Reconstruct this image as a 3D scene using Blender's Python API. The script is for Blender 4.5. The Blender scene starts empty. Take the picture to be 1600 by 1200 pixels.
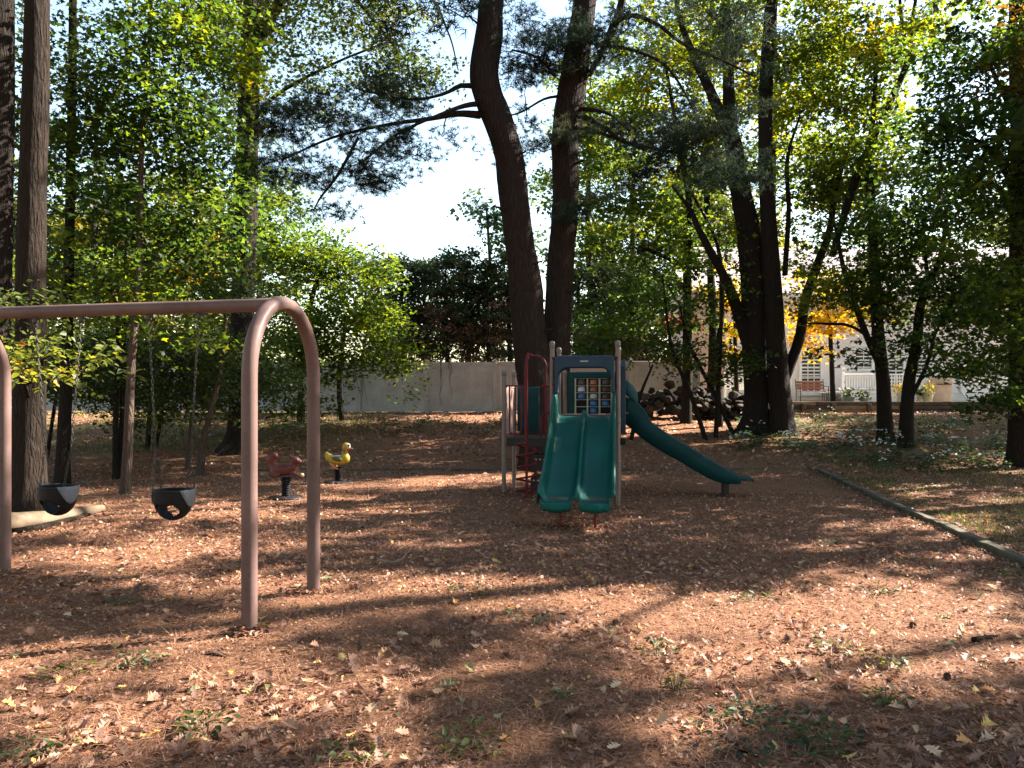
import bpy, bmesh, math, random
import numpy as np
from mathutils import Vector, Matrix, Euler

# ------------------------------------------------------------------ camera
scene = bpy.context.scene
EYE, FPX, HOR = 1.55, 1200.0, 620.0          # eye height, focal length and horizon row of a 1600x1200 frame
cam_d = bpy.data.cameras.new('camera')
cam = bpy.data.objects.new('camera', cam_d)
scene.collection.objects.link(cam)
cam.location = (0, 0, EYE)
cam.rotation_euler = (math.radians(90), 0, 0)
cam_d.sensor_width = 36
cam_d.lens = 36 * FPX / 1600
cam_d.shift_y = (HOR - 600) / 1600
cam_d.clip_end = 1500
scene.camera = cam

# ------------------------------------------------------------------ sky, sun, exposure
SUN_EL = math.radians(38)
SUN_H = Vector((0.93, 0.37)).normalized()      # horizontal direction towards the sun
SUN = Vector((SUN_H.x * math.cos(SUN_EL), SUN_H.y * math.cos(SUN_EL), math.sin(SUN_EL)))
world = bpy.data.worlds.new('World')
scene.world = world
world.use_nodes = True
wn = world.node_tree
bg = wn.nodes['Background']
sky = wn.nodes.new('ShaderNodeTexSky')
sky.sky_type = 'NISHITA'
sky.sun_disc = False
sky.sun_elevation = SUN_EL
sky.sun_rotation = math.atan2(SUN_H.x, SUN_H.y)
sky.air_density = 1.5
sky.dust_density = 0.7
sky.ozone_density = 0.3
wn.links.new(sky.outputs[0], bg.inputs[0])
bg.inputs[1].default_value = 0.054
sun_d = bpy.data.lights.new('sun', 'SUN')
sun_d.energy = 5.0
sun_d.angle = math.radians(0.53)
sun_d.color = (1.0, 0.93, 0.82)
sun = bpy.data.objects.new('sun', sun_d)
scene.collection.objects.link(sun)
sun.rotation_euler = (-SUN).to_track_quat('-Z', 'Y').to_euler()
vs = scene.view_settings
vs.view_transform = 'Standard'
vs.look = 'None'
vs.gamma = 1.0
vs.use_curve_mapping = False
vs.exposure = 2.9
scene.cycles.max_bounces = 6
scene.cycles.diffuse_bounces = 4
scene.cycles.transmission_bounces = 4
scene.cycles.glossy_bounces = 2
scene.cycles.use_denoising = True

# ------------------------------------------------------------------ helpers
C = scene.collection
RNG = np.random.default_rng(11)
random.seed(5)
PI = math.pi

def at(px, py, d):
    """a point of the place, d metres in front of the camera"""
    return Vector(((px - 800) / FPX * d, d, EYE + (HOR - py) / FPX * d))

def smooth01(t):
    t = np.clip(t, 0, 1)
    return t * t * (3 - 2 * t)

def _hash(ix, iy, s):
    n = (ix.astype(np.int64) * 374761393 + iy.astype(np.int64) * 668265263 + s * 1442695041) & 0x7fffffff
    n = ((n ^ (n >> 13)) * 1274126177) & 0x7fffffff
    return ((n ^ (n >> 16)) & 0xffff) / 65535.0

def vnoise(x, y, s=0):
    x = np.asarray(x, float); y = np.asarray(y, float)
    ix = np.floor(x).astype(np.int64); iy = np.floor(y).astype(np.int64)
    fx = x - ix; fy = y - iy
    fx = fx * fx * (3 - 2 * fx); fy = fy * fy * (3 - 2 * fy)
    a = _hash(ix, iy, s); b = _hash(ix + 1, iy, s); c = _hash(ix, iy + 1, s); d = _hash(ix + 1, iy + 1, s)
    return (a * (1 - fx) + b * fx) * (1 - fy) + (c * (1 - fx) + d * fx) * fy

def fbm(x, y, s=0, o=4):
    v = 0; a = .5; t = 0
    for k in range(o):
        v = v + a * vnoise(x * 2 ** k, y * 2 ** k, s + k); t += a; a *= .55
    return v / t

def ground_z(x, y, fine=True):
    """height of the ground: level play area, then a bank rising to the fence and the yard"""
    x = np.asarray(x, float); y = np.asarray(y, float)
    t = np.clip((y - 15.6) / 11.0, 0, 1)
    z = 0.96 * (0.55 * t + 0.45 * smooth01(t))
    z = z + (fbm(x * .35, y * .35, 3, 3) - .5) * .10 * smooth01((y - 14) / 5)
    if fine:
        z = z + (fbm(x * .9, y * .9, 7, 3) - .5) * .045 + (fbm(x * 6, y * 6, 21, 3) - .5) * .022
    return z

def gz(x, y):
    return float(ground_z(x, y))

def tag(o, label=None, cat=None, group=None, kind=None):
    if label: o['label'] = label
    if cat: o['category'] = cat
    if group: o['group'] = group
    if kind: o['kind'] = kind
    return o

def empty(name, loc=(0, 0, 0), rz=0.0, label=None, cat=None, group=None):
    o = bpy.data.objects.new(name, None)
    o.empty_display_size = .2
    C.objects.link(o)
    o.location = loc
    o.rotation_euler = (0, 0, rz)
    return tag(o, label, cat, group)

def link(name, me, mat=None, parent=None):
    if mat is not None and not me.materials: me.materials.append(mat)
    o = bpy.data.objects.new(name, me)
    C.objects.link(o)
    if parent is not None: o.parent = parent
    return o

def copy_tree(o, parent=None):
    c = o.copy()
    C.objects.link(c)
    c.parent = parent
    for ch in [q for q in o.children]:
        copy_tree(ch, c)
    return c

def np_mesh(name, V, F, attrs=None, smooth=False):
    """mesh from arrays; F is (m,k) or a list of (m,k) arrays"""
    me = bpy.data.meshes.new(name)
    if not isinstance(F, list): F = [F]
    F = [np.asarray(f, dtype=np.int32) for f in F if len(f)]
    loops = np.concatenate([f.ravel() for f in F])
    tot = np.concatenate([np.full(len(f), f.shape[1], dtype=np.int32) for f in F])
    start = np.concatenate([[0], np.cumsum(tot)[:-1]]).astype(np.int32)
    me.vertices.add(len(V)); me.loops.add(len(loops)); me.polygons.add(len(tot))
    me.vertices.foreach_set('co', np.asarray(V, dtype=np.float32).ravel())
    me.loops.foreach_set('vertex_index', loops)
    me.polygons.foreach_set('loop_start', start)
    if smooth: me.polygons.foreach_set('use_smooth', np.ones(len(tot), dtype=bool))
    for k, a in (attrs or {}).items():
        at_ = me.attributes.new(k, 'FLOAT', 'POINT')
        at_.data.foreach_set('value', np.asarray(a, dtype=np.float32))
    me.update(calc_edges=True)
    return me

def frames(P):
    P = [Vector(p) for p in P]
    n = len(P)
    T = []
    for i in range(n):
        t = P[min(i + 1, n - 1)] - P[max(i - 1, 0)]
        T.append(t.normalized() if t.length > 1e-9 else Vector((0, 0, 1)))
    ref = Vector((1, 0, 0)) if abs(T[0].x) < .9 else Vector((0, 1, 0))
    U = (ref - T[0] * ref.dot(T[0])).normalized()
    out = []
    for i in range(n):
        U = (U - T[i] * U.dot(T[i]))
        U = U.normalized() if U.length > 1e-9 else Vector((1, 0, 0))
        out.append((P[i], T[i], U, T[i].cross(U)))
    return out

def spline(P, step):
    """Catmull-Rom through rows (x,y,z,r...) resampled about every `step` metres"""
    P = np.asarray(P, float)
    Q = np.vstack([2 * P[0] - P[1], P, 2 * P[-1] - P[-2]])
    out = []
    for i in range(1, len(Q) - 2):
        a, b, c, d = Q[i - 1], Q[i], Q[i + 1], Q[i + 2]
        m = max(1, int(np.linalg.norm((c - b)[:3]) / step + .5))
        for k in range(m):
            t = k / m
            out.append(.5 * ((2 * b) + (c - a) * t + (2 * a - 5 * b + 4 * c - d) * t * t + (3 * b - a - 3 * c + d) * t ** 3))
    out.append(Q[-2])
    return np.array(out)

class G:
    """collects simple shapes into one mesh object"""
    def __init__(s):
        s.v = []; s.f = []
    def add(s, V, F):
        n = len(s.v)
        s.v += [tuple(v) for v in V]
        s.f += [tuple(i + n for i in f) for f in F]
        return s
    def box(s, c, size, R=None, bev=0.0, axes=None):
        hx, hy, hz = (q / 2 for q in size)
        c = Vector(c)
        if bev <= 0 or bev * 2.2 > min(size):
            V = [Vector((x, y, z)) for x in (-hx, hx) for y in (-hy, hy) for z in (-hz, hz)]
            F = [(0, 1, 3, 2), (4, 6, 7, 5), (0, 4, 5, 1), (2, 3, 7, 6), (0, 2, 6, 4), (1, 5, 7, 3)]
        else:
            b = bev
            V = []; idx = {}
            for sx in (-1, 1):
                for sy in (-1, 1):
                    for sz in (-1, 1):
                        for ax in range(3):
                            p = [sx * (hx - b), sy * (hy - b), sz * (hz - b)]
                            p[ax] += (sx, sy, sz)[ax] * b
                            idx[(sx, sy, sz, ax)] = len(V); V.append(Vector(p))
            F = []
            for ax in range(3):
                o = [a for a in range(3) if a != ax]
                for sg in (-1, 1):
                    q = []
                    for e0, e1 in ((-1, -1), (1, -1), (1, 1), (-1, 1)):
                        k = [0, 0, 0]; k[ax] = sg; k[o[0]] = e0; k[o[1]] = e1
                        q.append(idx[tuple(k) + (ax,)])
                    F.append(q)
            for ax in range(3):
                o = [a for a in range(3) if a != ax]
                for e0 in (-1, 1):
                    for e1 in (-1, 1):
                        q = []
                        for sg, aa in ((-1, o[0]), (1, o[0]), (1, o[1]), (-1, o[1])):
                            k = [0, 0, 0]; k[ax] = sg; k[o[0]] = e0; k[o[1]] = e1
                            q.append(idx[tuple(k) + (aa,)])
                        F.append(q)
            for sx in (-1, 1):
                for sy in (-1, 1):
                    for sz in (-1, 1):
                        F.append([idx[(sx, sy, sz, a)] for a in range(3)])
        M = R if R is not None else Matrix.Identity(3)
        return s.add([M @ v + c for v in V], F)
    def tube(s, P, r, sides=8, cap=True, flat=1.0):
        fr = frames(P)
        n = len(fr)
        rr = [r] * n if not hasattr(r, '__len__') else r
        V = []; F = []
        for i, (p, t, u, w) in enumerate(fr):
            for k in range(sides):
                a = 2 * PI * k / sides
                V.append(p + (u * math.cos(a) + w * math.sin(a) * flat) * rr[i])
        for i in range(n - 1):
            for k in range(sides):
                k2 = (k + 1) % sides
                F.append((i * sides + k, i * sides + k2, (i + 1) * sides + k2, (i + 1) * sides + k))
        if cap:
            F.append(tuple(range(sides - 1, -1, -1)))
            F.append(tuple((n - 1) * sides + k for k in range(sides)))
        return s.add(V, F)
    def bar(s, a, b, r, sides=8):
        return s.tube([a, b], r, sides)
    def lathe(s, c, prof, sides=16, axis='z', cap=True):
        V = []; F = []
        c = Vector(c)
        for (r, z) in prof:
            for k in range(sides):
                a = 2 * PI * k / sides
                q = Vector((r * math.cos(a), r * math.sin(a), z))
                if axis == 'y': q = Vector((q.x, q.z, q.y))
                if axis == 'x': q = Vector((q.z, q.x, q.y))
                V.append(c + q)
        n = len(prof)
        for i in range(n - 1):
            for k in range(sides):
                k2 = (k + 1) % sides
                F.append((i * sides + k, i * sides + k2, (i + 1) * sides + k2, (i + 1) * sides + k))
        if cap:
            F.append(tuple(range(sides - 1, -1, -1)))
            F.append(tuple((n - 1) * sides + k for k in range(sides)))
        return s.add(V, F)
    def ball(s, c, r, seg=12, rings=8):
        rr = (r, r, r) if not hasattr(r, '__len__') else r
        V = []; F = []
        for i in range(rings + 1):
            th = PI * i / rings
            for k in range(seg):
                a = 2 * PI * k / seg
                V.append((c[0] + rr[0] * math.sin(th) * math.cos(a), c[1] + rr[1] * math.sin(th) * math.sin(a), c[2] + rr[2] * math.cos(th)))
        for i in range(rings):
            for k in range(seg):
                k2 = (k + 1) % seg
                F.append((i * seg + k, (i + 1) * seg + k, (i + 1) * seg + k2, i * seg + k2))
        return s.add(V, F)
    def prism(s, poly, y0, y1, fn=None):
        """outline of (x,z) points pushed from y0 to y1"""
        n = len(poly)
        V = [(x, y0, z) for x, z in poly] + [(x, y1, z) for x, z in poly]
        if fn: V = [fn(*v) for v in V]
        F = [tuple(range(n)), tuple(range(2 * n - 1, n - 1, -1))]
        for i in range(n):
            j = (i + 1) % n
            F.append((i, i + n, j + n, j))
        return s.add(V, F)
    def mesh(s, name='m', smooth=False, fix=True):
        me = bpy.data.meshes.new(name)
        me.from_pydata([tuple(v) for v in s.v], [], s.f)
        if fix:
            bm = bmesh.new(); bm.from_mesh(me)
            bmesh.ops.remove_doubles(bm, verts=bm.verts, dist=1e-5)
            bmesh.ops.recalc_face_normals(bm, faces=bm.faces)
            bm.to_mesh(me); bm.free()
        if smooth:
            me.polygons.foreach_set('use_smooth', np.ones(len(me.polygons), dtype=bool))
            me.set_sharp_from_angle(angle=math.radians(40))
        me.update()
        return me
    def obj(s, name, mat, parent=None, smooth=False):
        return link(name, s.mesh(name, smooth), mat, parent)

def bevel(o, w, seg=2, ang=35):
    m = o.modifiers.new('bevel', 'BEVEL')
    m.width = w; m.segments = seg; m.limit_method = 'ANGLE'; m.angle_limit = math.radians(ang)
    return o

# ------------------------------------------------------------------ materials
MATS = {}
class NT:
    def __init__(s, name):
        s.m = bpy.data.materials.new(name); s.m.use_nodes = True
        s.t = s.m.node_tree
        s.b = s.t.nodes['Principled BSDF']; s.out = s.t.nodes['Material Output']
        MATS[name] = s.m
    def n(s, kind, **kw):
        x = s.t.nodes.new(kind)
        for k, v in kw.items():
            if hasattr(x, k) and not isinstance(v, tuple): setattr(x, k, v)
        return x
    def l(s, a, b): s.t.links.new(a, b)
    def coord(s, scale=(1, 1, 1), kind='Object'):
        tc = s.n('ShaderNodeTexCoord'); mp = s.n('ShaderNodeMapping')
        mp.inputs['Scale'].default_value = scale
        s.l(tc.outputs[kind], mp.inputs['Vector'])
        return mp.outputs[0]
    def noise(s, vec, scale, detail=4, rough=.55, dist=0):
        x = s.n('ShaderNodeTexNoise')
        x.inputs['Scale'].default_value = scale; x.inputs['Detail'].default_value = detail
        x.inputs['Roughness'].default_value = rough; x.inputs['Distortion'].default_value = dist
        if vec is not None: s.l(vec, x.inputs['Vector'])
        return x.outputs['Fac']
    def ramp(s, fac, stops):
        x = s.n('ShaderNodeValToRGB')
        e = x.color_ramp.elements
        while len(e) < len(stops): e.new(.5)
        for i, (p, c) in enumerate(stops):
            e[i].position = p; e[i].color = tuple(c) + (1,) if len(c) == 3 else c
        s.l(fac, x.inputs[0])
        return x.outputs[0]
    def mix(s, fac, a, b):
        x = s.n('ShaderNodeMix'); x.data_type = 'RGBA'
        for sock, v in ((x.inputs['Factor'], fac), (x.inputs[6], a), (x.inputs[7], b)):
            if isinstance(v, (int, float)): sock.default_value = v
            elif isinstance(v, tuple): sock.default_value = v + (1,)
            else: s.l(v, sock)
        return x.outputs[2]
    def bump(s, h, strength=.5, dist=.02):
        x = s.n('ShaderNodeBump'); x.inputs['Strength'].default_value = strength; x.inputs['Distance'].default_value = dist
        s.l(h, x.inputs['Height']); s.l(x.outputs[0], s.b.inputs['Normal'])
        return x
    def set(s, col=None, rough=None, spec=None, metal=None):
        if col is not None:
            if isinstance(col, tuple): s.b.inputs['Base Color'].default_value = col + (1,)
            else: s.l(col, s.b.inputs['Base Color'])
        if rough is not None:
            if isinstance(rough, (int, float)): s.b.inputs['Roughness'].default_value = rough
            else: s.l(rough, s.b.inputs['Roughness'])
        if spec is not None: s.b.inputs['Specular IOR Level'].default_value = spec
        if metal is not None: s.b.inputs['Metallic'].default_value = metal
        return s.m

def plain(name, c, rough=.5, var=.25, scale=6, spec=.4, bump=0, metal=0):
    """a painted, plastic or bare surface with mottling and uneven gloss"""
    t = NT(name)
    v = t.coord()
    f = t.noise(v, scale, 6, .62)
    d = tuple(q * (1 - var) for q in c); u = tuple(min(1, q * (1 + var * .7)) for q in c)
    t.set(t.ramp(f, [(.3, d), (.7, u)]), None, spec, metal)
    f2 = t.noise(v, scale * 3.1, 4)
    mr = t.n('ShaderNodeMapRange'); mr.inputs[3].default_value = max(.05, rough - .13); mr.inputs[4].default_value = min(1, rough + .15)
    t.l(f2, mr.inputs[0]); t.l(mr.outputs[0], t.b.inputs['Roughness'])
    if bump: t.bump(f2, bump, .01)
    return t.m

def foliage(name, stops, trans=.45, tboost=1.6, rough=.5, spec=.35):
    """thin leaves: gloss on top, light shining through; colour by each leaf's own tone"""
    t = NT(name)
    a = t.n('ShaderNodeAttribute'); a.attribute_name = 'tone'
    col = t.ramp(a.outputs['Fac'], stops)
    t.set(col, rough, spec)
    hs = t.n('ShaderNodeHueSaturation'); hs.inputs['Value'].default_value = tboost; hs.inputs['Saturation'].default_value = 1.1
    hs.inputs['Hue'].default_value = .485
    t.l(col, hs.inputs['Color'])
    tr = t.n('ShaderNodeBsdfTranslucent'); t.l(hs.outputs[0], tr.inputs[0])
    mx = t.n('ShaderNodeMixShader'); mx.inputs[0].default_value = trans
    t.l(t.b.outputs[0], mx.inputs[1]); t.l(tr.outputs[0], mx.inputs[2]); t.l(mx.outputs[0], t.out.inputs[0])
    return t.m

def bark(name, dark, light, scale=1.0, moss=None, depth=.06):
    t = NT(name)
    v = t.coord((5 * scale, 5 * scale, .9 * scale))
    vo = t.n('ShaderNodeTexVoronoi'); vo.feature = 'DISTANCE_TO_EDGE'; vo.inputs['Scale'].default_value = 4.2
    nd = t.n('ShaderNodeTexNoise'); nd.inputs['Scale'].default_value = 3; nd.inputs['Detail'].default_value = 5
    t.l(v, nd.inputs['Vector'])
    ad = t.n('ShaderNodeMix'); ad.data_type = 'RGBA'; ad.inputs['Factor'].default_value = .25
    t.l(v, ad.inputs[6]); t.l(nd.outputs['Color'], ad.inputs[7]); t.l(ad.outputs[2], vo.inputs['Vector'])
    f = t.noise(v, 7, 6, .65)
    mm = t.n('ShaderNodeMath'); mm.operation = 'MULTIPLY_ADD'; mm.inputs[1].default_value = 1.6
    t.l(vo.outputs['Distance'], mm.inputs[0]); t.l(f, mm.inputs[2])
    col = t.ramp(mm.outputs[0], [(.35, dark), (.85, light)])
    big = t.noise(t.coord((1, 1, .6)), 1.3, 4)
    col = t.mix(big, col, tuple(q * .8 for q in light)) if moss is None else t.mix(t.ramp(big, [(.45, (0, 0, 0)), (.75, (.7, .7, .7))]), col, moss)
    t.set(col, .92, .1)
    t.bump(mm.outputs[0], .9, depth)
    return t.m

bark_pine = bark('bark_pine', (.008, .006, .005), (.040, .027, .022), 1.0)
bark_oak = bark('bark_oak', (.009, .0065, .0055), (.030, .021, .016), 1.2)
bark_maple = bark('bark_maple', (.008, .006, .005), (.032, .024, .020), 1.5)
bark_grey = bark('bark_grey', (.045, .032, .024), (.12, .085, .065), 1.6)
bark_dark = bark('bark_dark', (.008, .006, .005), (.030, .023, .019), 2.0)

GREEN = [(0, (.012, .023, .008)), (.35, (.030, .052, .013)), (.6, (.074, .096, .019)), (.78, (.19, .19, .025)), (.9, (.38, .22, .03)), (1, (.40, .13, .03))]
leaf_green = foliage('leaf_green', GREEN, .5, 1.45)
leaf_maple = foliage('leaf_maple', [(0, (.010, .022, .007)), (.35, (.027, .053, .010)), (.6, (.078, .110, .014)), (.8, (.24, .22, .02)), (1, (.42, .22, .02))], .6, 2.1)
leaf_blue = foliage('leaf_blue', [(0, (.02, .045, .022)), (.5, (.055, .10, .045)), (1, (.14, .18, .07))], .45, 1.5)
leaf_yellow = foliage('leaf_yellow', [(0, (.22, .20, .02)), (.5, (.50, .34, .02)), (1, (.58, .26, .02))], .55, 1.6)
leaf_ochre = foliage('leaf_ochre', [(0, (.12, .09, .02)), (.5, (.26, .14, .025)), (1, (.34, .12, .03))], .45, 1.4)
leaf_orange = foliage('leaf_orange', [(0, (.30, .12, .02)), (.5, (.50, .14, .03)), (1, (.50, .08, .03))], .5, 1.5)
needle = foliage('pine_needle', [(0, (.012, .020, .014)), (.5, (.028, .044, .027)), (.85, (.085, .10, .055)), (1, (.17, .12, .05))], .2, 1.3, .8, .06)
arbor = foliage('arborvitae', [(0, (.012, .020, .010)), (.5, (.034, .056, .020)), (.75, (.06, .085, .03)), (.86, (.10, .06, .035)), (1, (.16, .09, .055))], .3, 1.3, .6)
# ================================================================== THE GROUND
def ground_material():
    t = NT('litter')
    v = t.coord()
    geo = t.n('ShaderNodeNewGeometry')
    sep = t.n('ShaderNodeSeparateXYZ'); t.l(geo.outputs['Position'], sep.inputs[0])
    f1 = t.noise(v, 1.1, 6, .6); f2 = t.noise(v, 9, 6, .7); f3 = t.noise(v, 60, 5, .7)
    base = t.ramp(f2, [(.28, (.080, .036, .022)), (.5, (.19, .085, .052)), (.72, (.33, .165, .105))])
    wet = t.ramp(f1, [(.35, (.10, .05, .034)), (.62, (.27, .125, .078))])
    col = t.mix(.5, base, wet)
    needles = t.ramp(f3, [(.38, (.045, .022, .014)), (.53, (.20, .095, .06)), (.70, (.46, .25, .165))])
    col = t.mix(.62, col, needles); hs = t.n('ShaderNodeHueSaturation'); hs.inputs['Hue'].default_value = .506; hs.inputs['Saturation'].default_value = 1.05; t.l(col, hs.inputs['Color']); col = hs.outputs[0]
    # sparse grass at the edges of the clearing and beyond the bank
    gn = t.noise(v, .55, 5, .65)
    y0 = t.n('ShaderNodeMapRange'); y0.inputs[1].default_value = 15; y0.inputs[2].default_value = 23
    t.l(sep.outputs[1], y0.inputs[0])
    x0 = t.n('ShaderNodeMapRange'); x0.inputs[1].default_value = -2.0; x0.inputs[2].default_value = -6.5
    t.l(sep.outputs[0], x0.inputs[0])
    m1 = t.n('ShaderNodeMath'); m1.operation = 'MULTIPLY'; t.l(y0.outputs[0], m1.inputs[0]); t.l(x0.outputs[0], m1.inputs[1])
    x1 = t.n('ShaderNodeMapRange'); x1.inputs[1].default_value = 4.6; x1.inputs[2].default_value = 7.5; x1.inputs[4].default_value = .55
    t.l(sep.outputs[0], x1.inputs[0])
    m2 = t.n('ShaderNodeMath'); m2.operation = 'MAXIMUM'; t.l(m1.outputs[0], m2.inputs[0]); t.l(x1.outputs[0], m2.inputs[1])
    y2 = t.n('ShaderNodeMapRange'); y2.inputs[1].default_value = 29; y2.inputs[2].default_value = 31
    t.l(sep.outputs[1], y2.inputs[0])
    m2b = t.n('ShaderNodeMath'); m2b.operation = 'MAXIMUM'; t.l(m2.outputs[0], m2b.inputs[0]); t.l(y2.outputs[0], m2b.inputs[1])
    m3 = t.n('ShaderNodeMath'); m3.operation = 'MULTIPLY'; t.l(t.ramp(gn, [(.38, (0, 0, 0)), (.6, (1, 1, 1))]), m3.inputs[0]); t.l(m2b.outputs[0], m3.inputs[1])
    grass = t.ramp(f3, [(.3, (.035, .045, .014)), (.7, (.13, .13, .045))])
    col = t.mix(m3.outputs[0], col, grass)
    t.set(col, .95, .08)
    h = t.n('ShaderNodeMath'); h.operation = 'MULTIPLY_ADD'; h.inputs[1].default_value = .7
    t.l(f3, h.inputs[0]); t.l(f2, h.inputs[2])
    t.bump(h.outputs[0], 1.0, .05)
    return t.m

def axis(segs):
    out = []
    for a, b, st in segs:
        out += list(np.arange(a, b, st))
    out.append(segs[-1][1])
    return np.array(out)

gx = axis([(-400, -60, 40), (-60, -20, 4), (-20, -8, .4), (-8, 8, .09), (8, 22, .4), (22, 60, 4), (60, 400, 40)])
gy = axis([(-60, 0, 6), (0, 2.5, .4), (2.5, 9, .075), (9, 18, .16), (18, 32, .4), (32, 60, 2.5), (60, 700, 64)])
XX, YY = np.meshgrid(gx, gy)
ZZ = ground_z(XX, YY)
V = np.stack([XX, YY, ZZ], -1).reshape(-1, 3)
nx, ny = len(gx), len(gy)
I = np.arange(nx * ny).reshape(ny, nx)
F = np.stack([I[:-1, :-1], I[:-1, 1:], I[1:, 1:], I[1:, :-1]], -1).reshape(-1, 4)
ground = link('ground', np_mesh('ground', V, F, smooth=True), ground_material())
tag(ground, 'brown pine straw and leaf litter covering the clearing and the bank', kind='structure')

# ---- leaf shapes
def oak_leaf(curl, bend, seed):
    r = random.Random(seed)
    st = [(0, .012), (.10, .05), (.20, .22), (.28, .10), (.42, .36), (.50, .13), (.64, .40), (.72, .15), (.84, .24), (.92, .10), (1.0, .0)]
    V = []; F = []
    for i, (t, w) in enumerate(st):
        wl = w * r.uniform(.8, 1.15); wr = w * r.uniform(.8, 1.15); tt = t + .05 * (w > .2)
        zc = bend * (t - .5) ** 2 + r.uniform(-.015, .015)
        V.append((0, t - .5, zc))
        V.append((-wl, tt - .5 + .04 * (w > .2), zc + curl * wl * (1 + r.uniform(-.4, .4))))
        V.append((wr, tt - .5 + .04 * (w > .2), zc + curl * wr * (1 + r.uniform(-.4, .4))))
    for i in range(len(st) - 1):
        a = 3 * i
        F += [(a, a + 3, a + 4, a + 1), (a, a + 2, a + 5, a + 3)]
    V += [(.006, -.62, -.0), (-.006, -.62, 0)]
    F.append((0, len(V) - 1, len(V) - 2))
    return V, F

def tri_faces(F):
    out = []
    for f in F:
        for k in range(1, len(f) - 1): out.append((f[0], f[k], f[k + 1]))
    return np.array(out, dtype=np.int32)

# simple leaf templates for masses of leaves: x across, y along, z up
LEAF2 = (np.array([(0, 0, 0), (-.32, .48, .07), (0, 1, -.05), (.32, .48, .07)], float), np.array([(0, 2, 1), (0, 3, 2)]))
LEAF4 = (np.array([(0, 0, 0), (-.30, .32, .07), (-.20, .74, .05), (0, 1, -.08), (.20, .74, .05), (.30, .32, .07)], float), np.array([(0, 3, 1), (1, 3, 2), (0, 5, 3), (3, 5, 4)]))
MAPLE = (np.array([(0, 0, 0), (-.56, .46, .09), (-.20, .56, .01), (0, 1.0, -.07), (.20, .56, .01), (.56, .46, .09)], float), np.array([(0, 2, 1), (0, 4, 2), (2, 4, 3), (0, 5, 4)]))
OAKL = (np.array([(0, 0, 0), (-.38, .58, .07), (-.13, .60, .0), (0, 1, -.06), (.13, .60, .0), (.38, .58, .07)], float), np.array([(0, 2, 1), (0, 4, 2), (2, 4, 3), (0, 5, 4)]))

def unit(a):
    return a / np.maximum(np.linalg.norm(a, axis=-1, keepdims=True), 1e-9)

def scatter(tm, P, N, D, S):
    """copies of a template: positions, normals, directions and sizes given per copy"""
    T, F = tm
    N = unit(N); D = D - N * (D * N).sum(-1, keepdims=True); D = unit(D); X = np.cross(D, N)
    S = np.asarray(S)[:, None, None]
    V = P[:, None, :] + S * (T[None, :, 0:1] * X[:, None, :] + T[None, :, 1:2] * D[:, None, :] + T[None, :, 2:3] * N[:, None, :])
    k = len(T)
    FF = F[None, :, :] + (np.arange(len(P)) * k)[:, None, None]
    return V.reshape(-1, 3), FF.reshape(-1, F.shape[1])

dry_leaf = foliage('dry_leaf', [(0, (.085, .042, .028)), (.35, (.20, .10, .065)), (.7, (.36, .20, .13)), (.86, (.45, .27, .14)), (.95, (.46, .30, .07)), (1, (.17, .18, .06))], .25, 1.2, .6, .3)
dry_needle = foliage('dry_needle', [(0, (.08, .034, .020)), (.5, (.26, .12, .07)), (1, (.50, .29, .18))], .1, 1.0, .7, .2)

# ---- the 280 largest-showing fallen leaves, one by one
fl_mesh = []
LEAFTONES = [(.30, .16, .10), (.42, .26, .15), (.50, .33, .20), (.22, .11, .07), (.44, .22, .08), (.50, .31, .10), (.38, .19, .11), (.17, .17, .07)]
leaf_mats = [plain('fallen_leaf_%d' % i, c, .6, .3, 30, .25) for i, c in enumerate(LEAFTONES)]
for k in range(16):
    r = random.Random(k)
    V, F = oak_leaf(r.choice([.35, .6, -.3, .9]), r.uniform(-.5, .9), k)
    me = G().add(V, F).mesh('fallen_leaf', True, fix=False)
    me.materials.append(leaf_mats[k % 8])
    fl_mesh.append(me)
rr = random.Random(77)
for k in range(290):
    d = 3.25 + 5.6 * rr.random() ** 1.7
    x = rr.uniform(-.70, .70) * d
    o = link('fallen_leaf', fl_mesh[rr.randrange(16)], None, ground)
    s = rr.uniform(.045, .095)
    o.location = (x, d, gz(x, d) + .016 + .012 * rr.random())
    o.rotation_euler = (rr.gauss(0, .32), rr.gauss(0, .32), rr.uniform(0, 6.28))
    o.scale = (s, s, s)

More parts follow.
